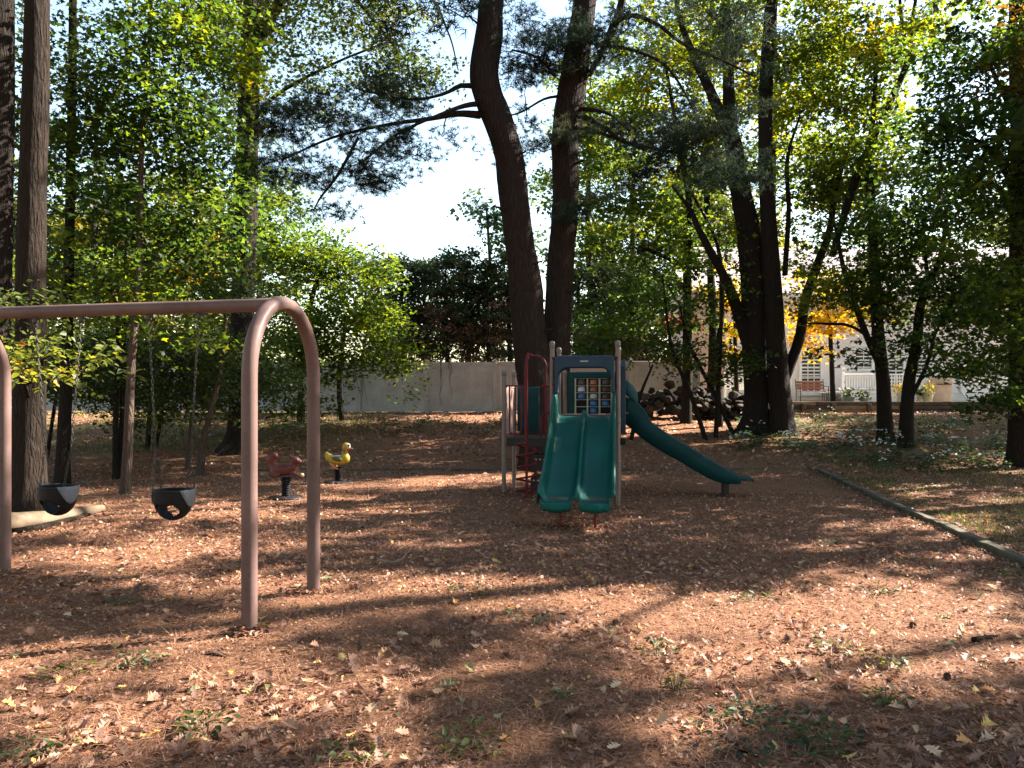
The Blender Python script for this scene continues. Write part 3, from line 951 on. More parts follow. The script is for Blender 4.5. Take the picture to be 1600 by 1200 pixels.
LK = 1.84      # overall leaf density
PK = 2.5
class Tree:
    def __init__(s, name, label, base, mat, cat='tree', group=None):
        s.base = Vector(base)
        s.o = empty(name, s.base, 0, label, cat, group)
        s.mat = mat
        s.nodes = []                     # points along the wood, for branches to start from
        s.tw = []                        # twig arrays
        s.br = 0
    def _place(s, o):
        o.location = -s.base
        return o
    def stem(s, pts, name='trunk', sides=18, rough=.06, flare=0.0, seed=0):
        """pts: (px, py, d, width px) along the trunk; the first point may be sunk into the ground"""
        Q = []
        for px, py, d, wpx in pts:
            p = at(px, py, d); Q.append((p.x, p.y, p.z, wpx / 2 / FPX * d))
        return s.stem_w(Q, name, sides, rough, flare, seed)
    def stem_w(s, Q, name='trunk', sides=18, rough=.06, flare=0.0, seed=0):
        S = spline(Q, .14)
        n = len(S)
        P, R = S[:, :3], np.maximum(S[:, 3], .004)
        hgt = P[:, 2] - P[0, 2]
        T = unit(np.gradient(P, axis=0))
        U = unit(np.cross(T, np.tile([[0.05, 1, .02]], (n, 1)))); W = np.cross(T, U)
        a = np.arange(sides) * 2 * PI / sides
        arc = np.cumsum(np.r_[0, np.linalg.norm(np.diff(P, axis=0), axis=1)])
        A, B = np.meshgrid(a, arc)
        rad = 1 + rough * 2 * (fbm(A / (2 * PI) * sides * .5, B * 1.3, 5 + seed, 3) - .5) + rough * 1.2 * (vnoise(A / (2 * PI) * sides, B * .7, seed) - .5)
        if flare:
            lob = .6 + .4 * np.cos(A * 5 + seed) 
            rad = rad + flare * lob * np.exp(-hgt[:, None] / .28)
        rad[:, -1] = (rad[:, -2] + rad[:, 0]) / 2
        RR = R[:, None] * rad
        V = P[:, None, :] + RR[..., None] * (U[:, None, :] * np.cos(A)[..., None] + W[:, None, :] * np.sin(A)[..., None])
        I = np.arange(n * sides).reshape(n, sides); J = np.roll(I, -1, axis=1)
        F = np.stack([I[:-1], J[:-1], J[1:], I[1:]], -1).reshape(-1, 4)
        o = s._place(link(name, np_mesh(name, V.reshape(-1, 3), [F, I[-1:, :]], smooth=True), s.mat, s.o))
        for i in range(0, n, 3): s.nodes.append((P[i], R[i]))
        return o
    def limb(s, pts, sides=9):
        return s.stem(pts, 'limb', sides, .08)
    def twig(s, a, b, r0, r1, sag=.08, seg=6):
        a = np.asarray(a, float); b = np.asarray(b, float)
        t = np.linspace(0, 1, seg + 1)[:, None]
        P = a * (1 - t) + b * t
        L = np.linalg.norm(b - a)
        P = P + RNG.normal(0, .05 * L, P.shape) * np.sin(t * PI) 
        P[:, 2] += (sag * L * np.sin(t[:, 0] * PI))
        s.tw.append(tube_np(P, r0 + (r1 - r0) * t[:, 0], 5))
        return P
    def branch_to(s, c, r=None):
        """a branch from the wood already there to a leaf mass, with side twigs"""
        if not s.nodes: return
        N = np.array([n[0] for n in s.nodes])
        dz = np.abs(N[:, 2] - (c[2] - .25 * np.linalg.norm(N[:, :2] - c[:2], axis=1)))
        k = int(np.argmin(np.linalg.norm(N[:, :2] - c[:2], axis=1) + .9 * dz))
        L = np.linalg.norm(N[k] - c)
        r0 = min(s.nodes[k][1] * .55, .012 + .012 * L) if r is None else r
        P = s.twig(N[k], c, max(r0, .008), .006)
        for p in P[2:]: s.nodes.append((p, max(.006, r0 * .5)))
    def crown(s, clumps, mat, leaf, size, per=9, spread=.30, name='crown', prune=True, world=False, ndir=1.0, twigs=True, sub=13, clear_view=False, boost=1.0):
        """clumps: (px,py,d, rx,ry px, rz m, layers, tone)"""
        g = RNG
        allP = []; allT = []
        for c in clumps:
            if world:
                cen = np.array(c[:3]); R = np.array(c[3:6]); L, tone = c[6], c[7]
                area = PI * R[0] * R[2]
                n = int(area * L * (1.25 if twigs else 1) / (size * size * .45) / per)
            else:
                px, py, d, rx, ry, rz, L, tone = c
                cen = np.array(at(px, py, d)); R = np.array([rx / FPX * d, rz, ry / FPX * d])
                n = int(PI * R[0] * R[2] * L * LK * boost / (size * size * .45) / per)
            m = max(3, n // sub)
            u = unit(g.normal(0, 1, (m, 3))) * (g.random((m, 1)) ** .42)
            sc = cen + u * R
            if twigs:
                s.branch_to(cen)
                for q in sc[: max(2, m // 3)]:
                    s.twig(cen + (q - cen) * .15, q, .009, .004, .05, 4)
            k = g.integers(0, m, n)
            sig = .16 + .16 * min(R[0], R[1], 1.6)
            P = sc[k] + g.normal(0, 1, (n, 3)) * np.array([sig, sig, sig * .45])
            allP.append(P); allT.append(tone + g.normal(0, .07, m)[k] + g.normal(0, .04, n))
        P = np.concatenate(allP); T = np.concatenate(allT)
        if prune:
            cut = sunlit(P) & ~in_view(P)  # leaves out of view removed where sun is meant to land
            P = P[~cut]; T = T[~cut]
        if clear_view:
            k = ~in_view(P, 120); P = P[k]; T = T[k]
        zmin = ground_z(P[:, 0], P[:, 1], False) + .25
        P[:, 2] = np.maximum(P[:, 2], zmin + .3 * g.random(len(P)))
        n = len(P)
        # sprays: leaves along a short flat twig
        ang = g.uniform(0, 2 * PI, n)
        D = np.stack([np.cos(ang), np.sin(ang), g.normal(-.15, .3, n)], -1); D = unit(D)
        Nn = np.stack([g.normal(0, .35, n), g.normal(0, .35, n), np.ones(n)], -1); Nn = unit(Nn - D * (Nn * D).sum(-1, keepdims=True))
        X = np.cross(D, Nn)
        t = (g.random((n, per)) - .5) * 2 * spread
        w = g.normal(0, .32, (n, per)) * spread
        PP = P[:, None, :] + D[:, None, :] * t[..., None] + X[:, None, :] * w[..., None] + Nn[:, None, :] * g.normal(0, .10 * spread + .02, (n, per))[..., None]
        DD = D[:, None, :] * .5 + X[:, None, :] * (np.sign(w) * .9)[..., None] + g.normal(0, .35, (n, per, 3))
        NN = Nn[:, None, :] * ndir + g.normal(0, .42, (n, per, 3))
        DD[..., 2] -= .25
        TT = np.clip(T[:, None] + g.normal(0, .08, (n, per)), 0.01, .99)
        V, F = scatter(leaf, PP.reshape(-1, 3), NN.reshape(-1, 3), DD.reshape(-1, 3), g.uniform(.5, 1.25, n * per) * size)
        s._place(link(name, np_mesh(name, V, F, {'tone': np.repeat(TT.ravel(), len(leaf[0]))}), mat, s.o))
    def pine_crown(s, clumps, mat, name='crown', per=20, nl=.12, world=False, prune=True, width=.0056):
        g = RNG
        allP = []; allT = []
        for c in clumps:
            if world:
                cen = np.array(c[:3]); R = np.array(c[3:6]); L, tone = c[6], c[7]
            else:
                px, py, d, rx, ry, rz, L, tone = c
                cen = np.array(at(px, py, d)); R = np.array([rx / FPX * d, rz, ry / FPX * d])
            n = int(PI * R[0] * R[2] * L * PK / (nl * nl * 1.1))
            m = max(3, n // 22)
            u = unit(g.normal(0, 1, (m, 3))) * (g.random((m, 1)) ** .45)
            sc = cen + u * R
            s.branch_to(cen)
            for q in sc[: max(2, m // 2)]: s.twig(cen + (q - cen) * .15, q, .010, .005, .06, 4)
            k = g.integers(0, m, n)
            P = sc[k] + g.normal(0, 1, (n, 3)) * np.array([.22, .22, .06])
            allP.append(P); allT.append(tone + g.normal(0, .1, m)[k] + g.normal(0, .05, n))
        P = np.concatenate(allP); T = np.concatenate(allT)
        if prune:
            cut = sunlit(P) & ~in_view(P); P = P[~cut]; T = T[~cut]
        n = len(P)
        ang = g.uniform(0, 2 * PI, n)
        A = unit(np.stack([np.cos(ang), np.sin(ang), g.normal(.25, .25, n)], -1))
        D = unit(A[:, None, :] * .55 + g.normal(0, .55, (n, per, 3)))
        PP = P[:, None, :] - A[:, None, :] * (g.random((n, per)) * .12)[..., None]
        NN = g.normal(0, 1, (n, per, 3))
        tm = (np.array([(-width / nl, 0, 0), (width / nl, 0, 0), (0, 1, 0)]), np.array([(0, 1, 2)]))
        V, F = scatter(tm, PP.reshape(-1, 3), NN.reshape(-1, 3), D.reshape(-1, 3), g.uniform(.7, 1.1, n * per) * nl)
        TT = np.clip(T[:, None] + g.normal(0, .06, (n, per)), .01, .99)
        s._place(link(name, np_mesh(name, V, F, {'tone': np.repeat(TT.ravel(), 3)}), mat, s.o))
    def done(s):
        if s.tw:
            Vs = []; Fs = []; off = 0
            for V, F in s.tw:
                Vs.append(V); Fs.append(F + off); off += len(V)
            tag(s._place(link('branches', np_mesh('branches', np.concatenate(Vs), np.concatenate(Fs), smooth=True), s.mat, s.o)), kind='stuff')
        return s.o

def base_of(px, py, d):
    p = at(px, py, d); return (p.x, p.y, gz(p.x, p.y))
def foot(px, d, drop=.12):
    """image row of the ground at that spot, a little below the surface"""
    x = (px - 800) / FPX * d
    return HOR - (gz(x, d) - drop - EYE) / d * FPX

# ---------- left edge
t = Tree('oak_tree', 'thick trunk cut by the left edge of the photo', base_of(-2, 780, 11.2), bark_dark)
t.stem([(-8, foot(-8, 11.2), 11.2, 46), (-6, 600, 11.2, 40), (-2, 300, 11.2, 40), (0, 0, 11.2, 40), (2, -500, 11.3, 34), (4, -900, 11.4, 20)], flare=.5)
t.crown([(-60, -350, 11, 330, 200, 3.0, 1.6, .4), (-250, -700, 11.5, 420, 260, 3.5, 1.6, .4), (-60, 120, 11.6, 110, 160, 1.2, 1.3, .38), (20, 40, 12, 70, 60, 1, 1.0, .45)], leaf_green, OAKL, .13)
t.done()

t = Tree('oak_tree', 'straight reddish brown trunk standing beside the fallen log', base_of(48, 800, 10.3), bark_oak)
t.stem([(42, foot(42, 10.3), 10.3, 60), (44, 740, 10.3, 50), (47, 560, 10.3, 44), (48, 400, 10.3, 42), (54, 200, 10.3, 38), (58, 0, 10.3, 35), (62, -350, 10.4, 30), (60, -800, 10.5, 18)], sides=22, flare=.45, seed=2)
t.limb([(60, -120, 10.35, 16), (160, -330, 10.8, 12), (260, -480, 11.4, 7)])
t.crown([(120, -420, 10.6, 300, 160, 2.2, 1.4, .45), (330, -600, 11.5, 260, 180, 2.4, 1.4, .42), (-40, -820, 10, 330, 200, 3, 1.4, .42)], leaf_green, OAKL, .13)
t.crown([(70, 556, 8.2, 90, 26, .7, 1.9, .62), (20, 575, 8.4, 55, 40, .5, 2.2, .60), (120, 580, 8.0, 40, 24, .4, 1.4, .66), (100, 470, 9.4, 80, 26, .5, 1.0, .58)], leaf_green, LEAF4, .085, spread=.2, name='low_foliage', sub=9)
t.done()

t = Tree('slender_tree', 'slender dark trunk just right of the reddish trunk', base_of(100, 762, 13.2), bark_dark)
t.stem([(97, foot(97, 13.2), 13.2, 26), (99, 700, 13.2, 20), (104, 560, 13.2, 17), (110, 300, 13.2, 14), (113, 100, 13.2, 12), (115, -150, 13.2, 9), (118, -350, 13.3, 5)], sides=12, flare=.4, seed=3)
t.crown([(150, 60, 13.5, 110, 80, 1.3, 1.5, .42), (110, 200, 13.2, 100, 80, 1.2, 1.2, .35), (170, 300, 13.6, 90, 90, 1.2, 1.6, .35), (70, 340, 14, 60, 70, 1, 1.3, .33), (140, 430, 13.4, 110, 50, 1.2, 1.4, .50), (120, -120, 13.4, 170, 100, 1.7, 1.5, .42),
         (60, 460, 13.0, 70, 40, .9, 1.5, .55), (60, 250, 15.5, 90, 160, 1.2, .9, .4)], leaf_green, OAKL, .115)
t.done()

t = Tree('young_maple', 'young maple with thin pale trunk between the two bucket swings', base_of(200, 775, 12.2), bark_grey)
t.stem([(196, foot(196, 12.2), 12.2, 16), (200, 690, 12.2, 14), (206, 560, 12.2, 12), (218, 400, 12.3, 9), (222, 220, 12.5, 7), (235, 40, 12.8, 5), (240, -120, 13, 3)], sides=12, flare=.5, seed=4)
t.crown([(250, 150, 12.8, 120, 110, 1.3, 2.0, .40), (300, 260, 13.2, 110, 100, 1.3, 2.3, .36), (230, 330, 12.6, 110, 70, 1.2, 1.9, .36), (180, 230, 12.9, 90, 80, 1.1, 1.5, .34), (310, 400, 13.5, 110, 60, 1.2, 2.0, .36), (270, 30, 13, 120, 80, 1.2, 1.7, .47),
         (190, 440, 12.4, 90, 50, 1, 1.6, .45), (250, 500, 12.8, 120, 45, 1, 1.5, .50), (340, 120, 13.6, 70, 90, 1, 1.5, .52), (150, 160, 13.3, 60, 40, .8, 1.2, .5)], leaf_maple, MAPLE, .105)
t.done()

t = Tree('sapling_cluster', 'pair of thin dark saplings left of the young pale maple', base_of(183, 745, 14.4), bark_dark)
t.stem([(180, foot(180, 14.4), 14.4, 9), (181, 640, 14.4, 8), (184, 500, 14.5, 6), (178, 330, 14.8, 4)], sides=8, flare=.4)
t.stem([(187, foot(187, 14.5), 14.5, 10), (192, 620, 14.5, 8), (194, 480, 14.6, 6), (200, 300, 14.8, 4)], sides=8, flare=.4)
t.crown([(150, 560, 14.6, 90, 50, 1, 1.5, .30), (230, 590, 14.8, 80, 45, 1, 1.5, .32), (180, 650, 15, 100, 32, 1, .9, .35), (60, 610, 15, 80, 50, 1, 1.2, .3), (290, 560, 15, 80, 50, 1, 1.6, .38), (210, 530, 16.5, 110, 40, 1, 1.8, .42), (330, 600, 16.5, 70, 40, 1, 1.6, .36), (110, 600, 16, 80, 44, 1, 1.6, .32), (200, 620, 17, 100, 26, 1, 1.4, .34), (400, 600, 18, 70, 40, 1, 1.6, .38), (350, 570, 17.5, 70, 40, 1, 1.6, .4), (120, 560, 17, 100, 50, 1, 1.6, .5)], leaf_green, LEAF4, .10)
t.done()

t = Tree('young_tree', 'thin curved young tree right of the right bucket swing', base_of(315, 748, 15.2), bark_grey)
t.stem([(312, foot(312, 15.2), 15.2, 13), (316, 700, 15.2, 11), (330, 640, 15.2, 9), (345, 575, 15.3, 7), (352, 480, 15.5, 5), (345, 380, 15.7, 3)], sides=10, flare=.4, seed=6)
t.stem([(292, foot(292, 16.2), 16.2, 8), (296, 690, 16.2, 7), (302, 640, 16.2, 5), (318, 590, 16.3, 4)], 'limb', 8, flare=.3)
t.crown([(330, 540, 15.4, 80, 50, .9, 1.8, .40), (280, 620, 15.8, 70, 34, .9, 1.4, .40), (350, 460, 15.6, 80, 50, 1, 1.8, .36), (330, 640, 16.2, 60, 22, .8, .9, .45), (275, 655, 14.6, 34, 12, .3, .9, .62)], leaf_green, LEAF4, .10)
t.done()

t = Tree('oak_tree', 'big dark oak trunk forking high up behind the swing arch', base_of(382, 715, 18.5), bark_maple)
t.stem([(372, foot(372, 18.5), 18.5, 52), (376, 660, 18.5, 38), (378, 520, 18.5, 35), (384, 330, 18.5, 35), (388, 180, 18.5, 33), (392, 90, 18.5, 30), (396, -60, 18.6, 24), (405, -300, 18.8, 15), (400, -560, 19, 8)], sides=20, flare=.9, seed=7)
t.limb([(394, 95, 18.5, 22), (412, 45, 18.4, 19), (436, 5, 18.3, 16), (480, -80, 18.2, 12), (540, -190, 18, 8)])
t.limb([(388, 200, 18.5, 8), (430, 150, 18, 6), (520, 100, 17.4, 4), (620, 60, 17, 3)])
t.limb([(500, -60, 18.2, 8), (570, 15, 17.8, 6), (620, 80, 17.6, 4), (622, 105, 17.5, 2)])
t.limb([(540, -110, 18, 8), (660, -20, 17.5, 6), (700, 50, 17.4, 3), (716, 110, 17.3, 2)])
t.crown([(450, 60, 18, 100, 70, 1.6, 1.8, .56), (400, -40, 18.4, 160, 80, 2, 1.8, .52), (560, 20, 17.8, 120, 60, 1.6, 1.8, .56), (630, 5, 17.6, 60, 45, 1.2, 1.4, .55), (600, 90, 17.4, 90, 50, 1.2, 2.0, .52), (560, 90, 17.2, 70, 50, 1.2, 1.6, .5), (480, 140, 17.8, 90, 60, 1.4, 1.5, .54), (660, -60, 17.4, 60, 30, 1.2, 1.4, .55),
         (350, 160, 18.8, 60, 80, 1.2, 1.5, .5), (330, 40, 18.6, 90, 70, 1.2, 1.4, .58), (560, -140, 18, 220, 100, 2.2, 1.6, .5), (380, -300, 18.6, 260, 150, 3, 1.5, .45), (640, 140, 17.2, 50, 34, .8, 1.3, .5)], leaf_green, OAKL, .125)
t.done()

# ---------- tree leaning over the fence, and the thicket behind it
t = Tree('leafy_tree', 'bushy green tree hanging over the white fence behind the swing arch', base_of(470, 668, 24), bark_maple)
t.stem([(470, foot(470, 24), 24, 14), (472, 600, 24, 12), (480, 500, 24, 10), (500, 420, 24, 6)], sides=10)
t.stem([(535, foot(535, 24.6), 24.6, 10), (530, 600, 24.6, 8), (540, 500, 24.6, 6)], 'limb', 8)
t.crown([(450, 400, 23.5, 90, 60, 1.6, 2.4, .42), (520, 420, 24, 80, 50, 1.6, 2.4, .46), (520, 500, 23, 90, 50, 1.5, 2.4, .50), (440, 520, 22.5, 80, 60, 1.5, 2.3, .46), (575, 500, 23.6, 50, 50, 1.3, 2.0, .50), (490, 570, 22.2, 60, 36, 1.2, 2.0, .50), (400, 360, 23, 70, 60, 1.2, 2.0, .36),
         (565, 430, 24.4, 50, 40, 1.2, 2, .42), (560, 560, 23, 70, 28, 1, 1.9, .44), (610, 585, 23.2, 44, 22, .8, 1.4, .46), (500, 620, 22, 22, 18, .5, 1.8, .52), (640, 560, 23.8, 40, 40, .8, 1.0, .42), (630, 610, 23.4, 24, 14, .5, 1.0, .44), (420, 600, 21.5, 50, 40, 1, 1.8, .45), (450, 640, 21.5, 60, 18, .8, 1.2, .45)], leaf_maple, LEAF2, .15, spread=.34, boost=1.45)
t.done()

# ---------- the two central pines
t = Tree('pine_tree', 'crooked dark pine trunk rising left of centre behind the playset', base_of(838, 700, 16.4), bark_pine)
t.stem([(846, foot(846, 16.4), 16.4, 66), (842, 640, 16.4, 56), (832, 560, 16.4, 54), (822, 450, 16.4, 48), (812, 380, 16.4, 45), (803, 300, 16.4, 44), (795, 240, 16.4, 43), (778, 190, 16.4, 44), (762, 150, 16.4, 46), (756, 110, 16.4, 46), (764, 62, 16.4, 42), (768, 0, 16.4, 38), (775, -160, 16.5, 34), (778, -420, 16.6, 24), (776, -700, 16.7, 12)], sides=30, rough=.11, flare=.55, seed=8)
t.limb([(750, 180, 16.4, 13), (715, 178, 16.2, 10), (670, 186, 15.9, 7), (600, 196, 15.6, 5), (520, 215, 15.4, 4), (440, 250, 15.2, 3)])
t.limb([(752, 162, 16.4, 9), (728, 165, 16.1, 8), (690, 178, 15.8, 5), (620, 210, 15.6, 4), (570, 250, 15.4, 3)])
t.limb([(745, 136, 16.4, 9), (720, 134, 16.4, 8), (690, 148, 16.3, 5), (640, 155, 16.2, 4), (560, 140, 16, 3)])
t.limb([(560, 215, 15.5, 5), (530, 270, 15.3, 5), (500, 310, 15.2, 3), (490, 330, 15.1, 2)])
t.pine_crown([(610, 150, 16, 90, 34, 1.0, 1.5, .38), (530, 190, 15.4, 100, 42, 1.1, 1.7, .38), (450, 180, 15.0, 70, 44, .9, 1.6, .46), (620, 215, 15.6, 70, 26, .8, 1.4, .40), (560, 250, 15.4, 80, 30, .8, 1.3, .36), (480, 270, 15.2, 70, 40, .8, 1.4, .36), (620, 285, 15.5, 44, 16, .5, .8, .36), (560, 290, 15.3, 50, 20, .5, .8, .36), (610, 120, 16.2, 50, 24, .8, 1.1, .42), (500, 320, 15.2, 50, 24, .6, 1.0, .36), (585, 275, 15.4, 70, 18, .6, 1.0, .36), (640, 245, 15.6, 60, 16, .6, .9, .36), (690, 215, 16, 40, 14, .5, .8, .38), (410, 260, 15, 50, 60, .8, 1.2, .42)], needle)
for a in ((812, 420, 846, 408), (800, 330, 770, 322), (828, 520, 862, 514), (792, 250, 822, 236), (835, 590, 800, 584)):
    t.stem([(a[0], a[1], 16.3, 7), ((a[0] + a[2]) / 2, (a[1] + a[3]) / 2, 16.2, 5), (a[2], a[3], 16.1, 2.5)], 'broken_stub', 7, .15)
t.pine_crown([(.2, 16, 11.5, 3.2, 3.2, 1.0, 2.0, .45), (-.2, 16.6, 14, 2.6, 2.6, 1, 2.0, .45), (-1.6, 15.6, 9.6, 2.4, 2.4, .8, 1.8, .45)], needle, 'upper_crown', 8, .26, True, True, .012)
t.done()

t = Tree('pine_tree', 'straighter reddish pine trunk rising right of the crooked one', base_of(868, 705, 17.2), bark_pine)
t.stem([(864, foot(864, 17.2), 17.2, 56), (866, 600, 17.2, 46), (870, 500, 17.2, 42), (876, 400, 17.2, 40), (883, 300, 17.2, 39), (884, 220, 17.2, 40), (890, 160, 17.2, 42), (898, 110, 17.2, 42), (906, 50, 17.2, 38), (914, 0, 17.2, 35), (925, -200, 17.3, 30), (935, -450, 17.4, 18), (938, -650, 17.4, 9)], sides=28, rough=.11, flare=.55, seed=9)
t.limb([(950, 58, 16.9, 13), (962, 36, 16.8, 14), (972, 0, 16.6, 12), (985, -60, 16.5, 9)])
t.limb([(920, 118, 17.1, 9), (942, 78, 17, 11), (954, 50, 16.9, 12), (962, 30, 16.8, 12)])
t.limb([(960, 35, 16.8, 8), (990, 24, 16.5, 7), (1030, 40, 16.2, 6), (1070, 70, 16, 5), (1130, 95, 15.8, 4), (1180, 120, 15.6, 3)])
t.limb([(905, 170, 17.1, 8), (930, 172, 16.8, 7), (955, 180, 16.6, 5), (985, 205, 16.4, 4)])
t.limb([(890, 190, 17.1, 11), (915, 184, 16.8, 9), (945, 200, 16.6, 7), (980, 222, 16.4, 5), (1060, 240, 16, 4)])
t.limb([(890, 200, 17.1, 8), (915, 200, 16.9, 7), (950, 212, 16.7, 5), (1010, 235, 16.4, 4)])
t.limb([(876, 150, 17.2, 5), (850, 155, 17, 4), (815, 175, 16.9, 3), (790, 182, 16.8, 2)])
t.limb([(930, 70, 17, 6), (975, 75, 16.5, 5), (1030, 95, 16.2, 5), (1060, 128, 16, 4), (1085, 175, 15.9, 2)])
t.limb([(868, 120, 17.2, 6), (840, 90, 16.9, 4), (800, 78, 16.6, 3)])
t.pine_crown([(830, 90, 16.8, 70, 28, .9, 2.3, .34), (900, 85, 16.5, 76, 30, .9, 2.4, .34), (860, 45, 16.8, 76, 30, .9, 2.0, .36), (930, 40, 16.6, 50, 34, .9, 1.4, .36), (820, 130, 16.9, 46, 20, .7, 1.0, .36), (880, 215, 16.6, 66, 20, .7, 1.3, .72), (830, 235, 16.8, 50, 16, .6, .9, .6), (820, 190, 17, 40, 20, .6, .8, .40), (770, 240, 17, 30, 12, .5, .7, .36),
              (1000, 205, 16.2, 90, 34, 1, 1.7, .36), (1080, 230, 15.8, 110, 40, 1.1, 1.9, .34), (1120, 270, 15.6, 90, 26, .9, 1.7, .36), (1010, 265, 16.3, 70, 24, .8, 1.4, .36), (940, 310, 16.6, 60, 18, .7, 1.1, .50), (900, 345, 16.8, 60, 20, .6, 1.1, .36), (1150, 190, 15.6, 60, 26, .7, 1.2, .44), (1190, 110, 15.6, 40, 22, .6, .9, .5), (1150, 60, 15.8, 60, 30, .7, .8, .42), (1060, 90, 16.0, 60, 34, .7, .7, .5), (1010, 30, 16.5, 50, 30, .7, .8, .7), (1080, 160, 15.9, 60, 30, .7, .9, .40)], needle)
for a in ((872, 460, 902, 452), (884, 330, 912, 318), (868, 540, 842, 532), (886, 260, 914, 250)):
    t.stem([(a[0], a[1], 17.1, 7), ((a[0] + a[2]) / 2, (a[1] + a[3]) / 2, 17, 5), (a[2], a[3], 16.9, 2.5)], 'broken_stub', 7, .15)
t.pine_crown([(2.2, 17, 11.5, 3.4, 3.2, 1.0, 2.0, .45), (2.6, 17.2, 14, 2.8, 2.6, 1, 2.0, .45), (4.6, 16.6, 9.6, 2.4, 2.2, .8, 1.8, .45)], needle, 'upper_crown', 8, .26, True, True, .012)
t.done()

# ---------- behind the clearing, centre
t = Tree('willowy_tree', 'small pale leaved tree showing against the sky between the pines', base_of(775, 655, 30), bark_grey)
t.stem([(775, 640, 30, 8), (772, 500, 30, 7), (765, 400, 30, 5), (760, 320, 30, 3)], sides=8)
t.crown([(755, 320, 30, 44, 40, 1, 1.8, .55), (775, 370, 30, 40, 40, 1, 2.2, .5), (740, 310, 30, 26, 16, .7, .9, .6), (845, 380, 30, 40, 50, 1, 1.6, .5), (840, 320, 30, 30, 24, 1, 1.0, .55)], leaf_blue, LEAF2, .20, spread=.3)
t.done()
for k, (px, py, w, tone) in enumerate(((592, 418, 46, .5), (628, 408, 46, .5), (664, 402, 42, .52), (697, 398, 44, .5), (730, 402, 40, .52), (762, 404, 44, .5), (795, 396, 42, .52), (905, 420, 46, .48), (945, 415, 46, .5), (985, 425, 46, .48))):
    d = 29.4 + .4 * (k % 3)
    names = ['leftmost', 'second', 'third', 'fourth', 'fifth', 'sixth', 'seventh']
    lab = ('%s arborvitae from the left in the dark hedge above the white fence' % names[k]) if k < 7 else ['arborvitae just right of the pine trunks, nearest them', 'arborvitae behind the blue slide hood, middle of the right three', 'arborvitae furthest right, left of the stone pile'][k - 7]
    t = Tree('arborvitae', lab, base_of(px, 640, d), bark_dark, 'tree', 'arborvitae hedge behind the fence')
    t.stem([(px, foot(px, d), d, 9), (px + 2, 560, d, 8), (px - 1, 480, d, 6), (px, py + 5, d, 2)], sides=7)
    t.crown([(px, py + 35, d, w * .55, 36, .6, 5, tone), (px + 4, py + 12, d, w * .34, 24, .4, 4.5, tone + .1), (px, py + 80, d, w * .7, 42, .6, 3.6, tone - .12)], arbor, LEAF2, .13, spread=.16, twigs=False, ndir=.2)
    t.crown([(px, py + 112, d, w * .75, 56, .5, 3.6, .92)], arbor, LEAF2, .12, spread=.16, twigs=False, ndir=.2, name='dry_inner_twigs')
    tag(t.o.children[-1], kind='stuff')
    t.crown([(px, 545, d, w * .7, 30, .5, 2.2, .3)], arbor, LEAF2, .13, spread=.2, twigs=True, ndir=.2, name='skirt')
    t.done()

# ---------- right of centre: maples
t = Tree('maple_tree', 'mid green maple behind the pines above the playset slide', base_of(1010, 640, 24.5), bark_maple)
t.stem([(1072, foot(1072, 23.5), 23.5, 17), (1074, 560, 23.5, 15), (1074, 430, 23.5, 13), (1078, 330, 23.5, 10), (1060, 220, 23.6, 7), (1040, 100, 23.7, 5)], sides=12, flare=.4)
t.stem([(1125, foot(1125, 22.8), 22.8, 11), (1122, 560, 22.8, 9), (1128, 470, 22.8, 8), (1120, 380, 22.8, 6), (1080, 300, 23, 4)], 'limb', 10)
t.limb([(1074, 420, 23.5, 8), (1035, 400, 23.6, 6), (1000, 385, 23.8, 4)])
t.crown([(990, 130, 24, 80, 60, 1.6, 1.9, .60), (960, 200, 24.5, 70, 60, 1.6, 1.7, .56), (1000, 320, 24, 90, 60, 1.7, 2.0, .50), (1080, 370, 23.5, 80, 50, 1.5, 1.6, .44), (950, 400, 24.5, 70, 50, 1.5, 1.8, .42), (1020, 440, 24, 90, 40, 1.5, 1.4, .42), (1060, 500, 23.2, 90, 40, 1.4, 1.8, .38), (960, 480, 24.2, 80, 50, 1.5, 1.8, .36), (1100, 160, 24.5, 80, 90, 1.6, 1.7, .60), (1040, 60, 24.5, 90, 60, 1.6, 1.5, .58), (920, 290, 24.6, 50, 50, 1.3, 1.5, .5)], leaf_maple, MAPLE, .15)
t.done()

t = Tree('forked_maple', 'massive dark trunk forking into several limbs right of centre', base_of(1190, 668, 22.0), bark_maple)
t.stem([(1186, foot(1186, 22), 22, 58), (1186, 640, 22, 46), (1182, 560, 22, 42), (1178, 460, 22, 40), (1172, 380, 22, 36), (1160, 310, 22, 32), (1148, 240, 22, 28), (1140, 190, 22, 20), (1138, 110, 22, 16), (1134, 0, 22, 13), (1130, -200, 22.2, 8)], sides=26, rough=.1, flare=.7, seed=12)
t.limb([(1150, 235, 22, 22), (1128, 185, 21.9, 18), (1108, 140, 21.8, 15), (1090, 100, 21.8, 14), (1076, 70, 21.7, 11), (1060, 20, 21.6, 8), (1050, -60, 21.6, 5)])
t.limb([(1170, 545, 21.9, 20), (1150, 480, 21.8, 18), (1130, 430, 21.7, 14), (1108, 390, 21.6, 12), (1090, 355, 21.6, 10), (1080, 330, 21.6, 7), (1050, 290, 21.5, 4)])
t.limb([(1222, 600, 21.8, 18), (1248, 530, 21.8, 16), (1258, 470, 21.8, 15), (1278, 410, 21.8, 13), (1295, 365, 21.8, 11), (1310, 280, 21.9, 8), (1340, 190, 22, 5)])
